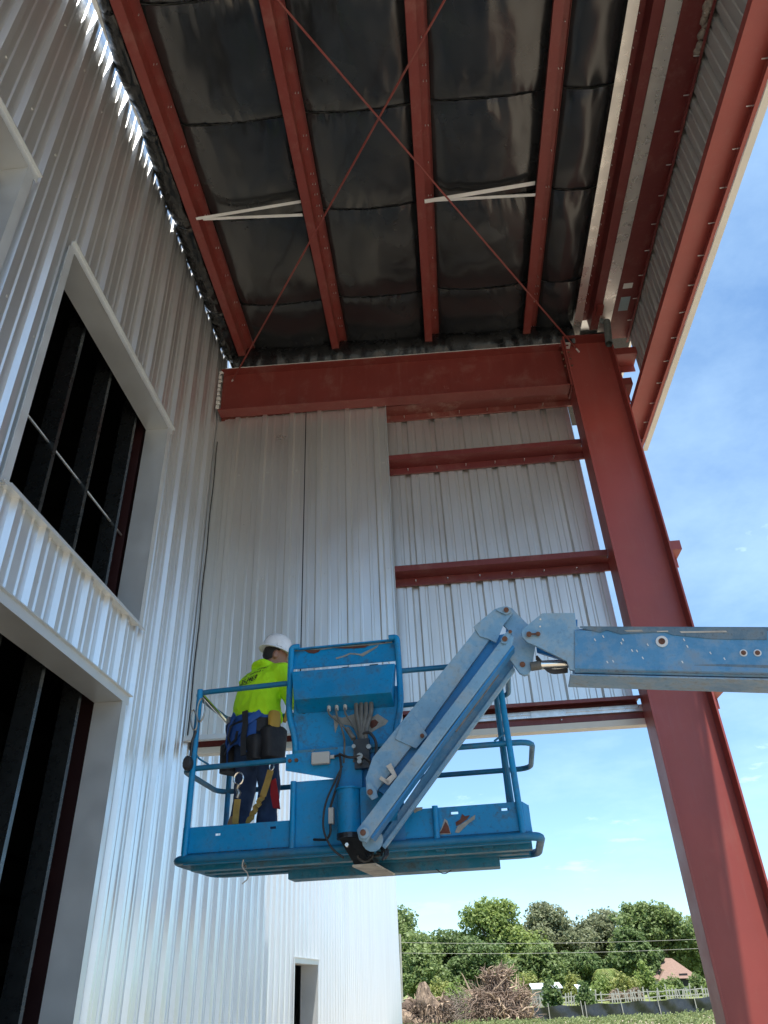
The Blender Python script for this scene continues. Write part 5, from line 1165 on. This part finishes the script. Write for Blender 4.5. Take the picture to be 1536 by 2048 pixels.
# picket fence
f0, f1 = at(1040, 2000, 74), at(1520, 1985, 82); FE = thing('picket_fence', 'weathered grey picket fence with leaning pickets in front of shrubs', 'fence', (f0.x, 74, GZ))
nP = 92
for i in range(nP):
    t = i/(nP-1); p = Vector((f0.x+(f1.x-f0.x)*t, 74+8*t, 0)); p.z = ground_z(p.x, p.y)
    if random.random() < 0.12: continue
    h = random.uniform(0.72, 0.95)*(1.35 if i % 9 == 0 else 1); ln = random.uniform(-0.12, 0.12)
    MB().hexa([p+Vector((-.05, 0, 0)), p+Vector((.05, 0, 0)), p+Vector((.05, .03, 0)), p+Vector((-.05, .03, 0)), p+Vector((-.05+ln, 0, h)), p+Vector((.05+ln, 0, h)), p+Vector((.05+ln, .03, h)), p+Vector((-.05+ln, .03, h))]).build('picket', 'wood_grey', FE)
for z in (0.3, 0.7):
    for a in range(0, 12):
        t0, t1 = a/12, (a+1)/12; p = Vector((f0.x+(f1.x-f0.x)*t0, 74.05+8*t0, GZ+z+random.uniform(-.05, .05))); q = Vector((f0.x+(f1.x-f0.x)*t1, 74.05+8*t1, GZ+z+random.uniform(-.05, .05)))
        MB().beam(p, q, 0.03, 0.07).build('rail', 'wood_grey', FE)
# silt fence
def silt(t):
    px = 800+t*680; Y = 45.5+4.5*t; x = at(px, 2030, Y).x; return Vector((x, Y+0.4*math.sin(t*9), ground_z(x, Y)))
SF = thing('silt_fence', 'sagging black silt fence on wooden stakes across the field', 'fence', silt(0))
fb = MB(); nF = 160
for i in range(nF+1):
    t = i/nF; p = silt(t); sag = 0.07*abs(math.sin(t*math.pi*8.5)); low_ = 0.30*max(0, 1-t*3.2)
    for j in range(6):
        v = j/5; fb.v.append(p+Vector((0, 0.05*math.sin(t*70+v*5)+0.10*mnoise.noise(Vector((t*60, v*3, 0))), v*(1.02-sag-low_)+0.02*mnoise.noise(Vector((t*90, v, 3))))))
fb.f = [(i*6+j, (i+1)*6+j, (i+1)*6+j+1, i*6+j+1) for i in range(nF) for j in range(5)]
fb.build('fabric', 'fabric_black', SF, smooth=True)
for px in (865, 930, 990, 1098, 1165, 1171, 1247, 1325, 1400, 1450):
    t = (px-800)/680; p = silt(t)+Vector((0, -0.09, 0)); ln = random.uniform(-.08, .03)
    MB().beam(p+Vector((0, 0, -0.1)), p+Vector((ln, 0, random.uniform(1.05, 1.2))), 0.045, 0.045, EY).build('stake', 'wood_grey', SF)
# utility pole and wires
pp = at(803, 1990, 66); UP = thing('utility_pole', 'slim grey utility pole at the corner of white building carrying two wires', 'pole', (pp.x, 66, GZ))
MB().tube([(pp.x, 66, GZ), (at(800, 1868, 66).x, 66, at(800, 1868, 66).z)], [0.10, 0.075], 8).build('pole', 'wood_grey', UP, smooth=True)
for ya, yb2 in ((1885, 1879), (1906, 1897)):
    a, b = at(800, ya, 66), at(1540, yb2-8, 70); pts = [a.lerp(b, t/14)-EZ*0.25*4*(t/14)*(1-t/14) for t in range(15)]
    MB().tube(pts, 0.012, 5).build('wire', 'wood_grey', UP)
# root piles
def roots(T, c, rx, rz_, n, rnd, lmin, lmax, name, mat, join, r0=0.05):
    acc = MB()
    for i in range(n):
        a = rnd.uniform(0, 6.283); e = rnd.uniform(-0.2, 1.2); st = c+Vector((math.cos(a)*rx*rnd.uniform(.2, .85), math.sin(a)*rx*0.6*rnd.uniform(.2, .85), rz_*rnd.uniform(0.1, 0.85)*math.cos(a*0)))
        d = Vector((math.cos(a)*math.cos(e), math.sin(a)*math.cos(e)-0.4, math.sin(e))).normalized(); ln = rnd.uniform(lmin, lmax); pts = [st]; nseg = 5
        for k2 in range(nseg):
            d = (d+Vector((rnd.gauss(0, .45), rnd.gauss(0, .35), rnd.gauss(-0.05, .45)))).normalized(); pts.append(pts[-1]+d*ln/nseg)
        rr2 = r0*rnd.uniform(0.5, 1.4); m = acc if join else MB()
        m.tube(pts, [rr2*(1-0.16*q) for q in range(nseg+1)], 5)
        if not join: m.build(name, mat, T, smooth=True)
    if join: stuff(acc.build(name, mat, T, smooth=True))
def rough_log(path, radii, seed, n=14, sub=6, amp=0.28):
    P_ = [Vector(p) for p in path]; pts, rr2 = [], []
    for i in range(len(P_)-1):
        for k2 in range(sub): t = k2/sub; pts.append(P_[i].lerp(P_[i+1], t)); rr2.append(radii[i]*(1-t)+radii[i+1]*t)
    pts.append(P_[-1]); rr2.append(radii[-1]); m = MB().tube(pts, rr2, n)
    for i, v in enumerate(m.v):
        c_ = pts[i//n]; d = v-c_; m.v[i] = c_+d*(1+amp*mnoise.noise(Vector((i % n*0.9, (i//n)*0.12, seed)))+amp*0.6*mnoise.noise(v*3+Vector((seed, 0, 0))))
    return m
def lump(c, ra, rb, rc, seed, n=18, k=12, amp=0.3):
    m = MB(); rings = []
    for i in range(k+1):
        ph = math.pi*i/k-math.pi/2
        rings.append([c+Vector((ra*math.cos(ph)*math.cos(t), rb*math.cos(ph)*math.sin(t), rc*math.sin(ph)))*1.0+Vector((ra*math.cos(ph)*math.cos(t), rb*math.cos(ph)*math.sin(t), rc*math.sin(ph)))*amp*mnoise.noise(Vector((math.cos(t)*2, math.sin(t)*2, ph*2+seed))) for t in [2*math.pi*j/n for j in range(n)]])
    return m.loft(rings)
rnd = random.Random(21); Y = 43.0
c2 = at(1003, 2045, Y); c2.z = ground_z(c2.x, Y)-0.1; R2 = thing('root_ball', 'tall tangled brown root ball standing behind the silt fence', 'root pile', c2)
lump(c2+EZ*0.9, 1.15, 0.8, 0.85, 2).build('soil_core', 'root_dark', R2, smooth=True); lump(c2+Vector((0.05, 0, 1.75)), 0.42, 0.4, 0.6, 5).build('soil_core', 'root_dark', R2, smooth=True)
roots(R2, c2, 1.7, 1.9, 70, rnd, 0.8, 1.7, 'root', 'root_pale', False, 0.06); roots(R2, c2, 1.75, 2.0, 1100, rnd, 0.4, 1.1, 'fine_roots', 'root', True, 0.026)
roots(R2, c2+EZ*1.5, 0.75, 1.35, 40, rnd, 0.35, 0.75, 'root', 'root_pale', False, 0.055); roots(R2, c2+EZ*1.4, 0.8, 1.4, 320, rnd, 0.25, 0.6, 'crown_roots', 'root', True, 0.034)
Y = 44.0; c1 = at(862, 2045, Y); c1.z = ground_z(c1.x, Y)-0.1; R1 = thing('stump_pile', 'heap of torn stumps and logs beside the white building corner', 'root pile', c1)
p = c1+Vector((-1.9, -0.2, 1.05)); q = c1+Vector((0.15, -0.6, 0.15)); m = rough_log([p, p.lerp(q, .33)+EZ*0.05, p.lerp(q, .66), q], [0.42, 0.40, 0.36, 0.33], 3); m.build('fallen_trunk', M['stump'], R1, smooth=True)
m = rough_log([c1+Vector((0.55, -0.3, 0)), c1+Vector((0.05, 0, 0.9)), c1+Vector((-0.2, 0, 1.6)), c1+Vector((-0.3, 0, 2.35))], [0.8, 0.62, 0.45, 0.15], 5, amp=0.45); m.build('upright_stump', M['stump'], R1, smooth=True)
m = MB(); p = c1+Vector((0.8, 0.3, 1.0)); q = c1+Vector((2.2, -0.1, 0.1)); m.tube([p, p.lerp(q, .5)-EZ*0.08, q], [0.16, 0.18, 0.2], 9); m.build('log', 'root', R1, smooth=True)
lump(c1+Vector((0.75, 0.3, 0.8)), 0.55, 0.5, 0.85, 8, amp=0.5).build('root_plate', 'root_dark', R1, smooth=True); lump(c1+Vector((-1.0, 0.5, 0.6)), 0.9, 0.6, 0.95, 9, amp=0.5).build('root_plate', 'root_dark', R1, smooth=True)
roots(R1, c1+Vector((0.1, 0, 0.3)), 1.2, 1.6, 60, rnd, 0.35, 0.9, 'root', 'root_pale', False, 0.06); roots(R1, c1+Vector((0.2, 0, 0.1)), 1.7, 1.5, 600, rnd, 0.25, 0.7, 'fine_roots', 'root_dark', True, 0.028)
c3 = at(938, 2045, 43.5); c3.z = ground_z(c3.x, 43.5); BR = thing('brush_heap', 'fine grey twigs heaped between the two root piles', 'brush', c3)
roots(BR, c3+EZ*0.2, 0.9, 1.4, 420, rnd, 0.4, 1.1, 'twigs', simple('grey_twigs', (0.30, 0.25, 0.21), 0.9), True, 0.011)
# weeds and rough grass in front of the silt fence, mown edge behind
wm = MB(); rw = random.Random(5)
for i in range(9000):
    t = rw.random(); px = 700+820*t; Y = 28+14*rw.random()**0.8
    x = at(px, 2040, Y).x; z0 = ground_z(x, Y); 
    cl = 0.5+0.5*mnoise.noise(Vector((x*0.5, Y*0.5, 2)))
    h = rw.uniform(0.04, 0.36)*cl; b = Vector((x, Y, z0)); d = Vector((rw.gauss(0, .25), rw.gauss(0, .2), 1)).normalized()
    for q in range(3):
        o = b+d*h*rw.uniform(.2, 1); nrm = Vector((rw.gauss(0, 1), rw.gauss(0, 1), rw.gauss(.6, 1))).normalized(); a = nrm.orthogonal().normalized()*rw.uniform(.03, .075); e = nrm.cross(a)*0.6
        wm.add([o-a, o-e, o+a, o+e], [(0, 1, 2, 3)])
wd = wm.build('weeds', LEAF['weed'], None, fix=False); stuff(wd); wd['label'] = 'leafy green weeds growing in front of the silt fence'
gm = MB()
for i in range(9000):
    Y = 48+28*rw.random(); px = 1000+500*rw.random(); x = at(px, 2010, Y).x; z0 = ground_z(x, Y); h = rw.uniform(.08, .2); l_ = rw.gauss(0, .05)
    gm.add([(x-.02, Y, z0-.02), (x+.02, Y, z0-.02), (x+l_, Y, z0+h)], [(0, 1, 2)])
gd = gm.build('grass', LEAF['yellow'], None, fix=False); stuff(gd); gd['label'] = 'mown yellow green grass between silt fence and picket fence'
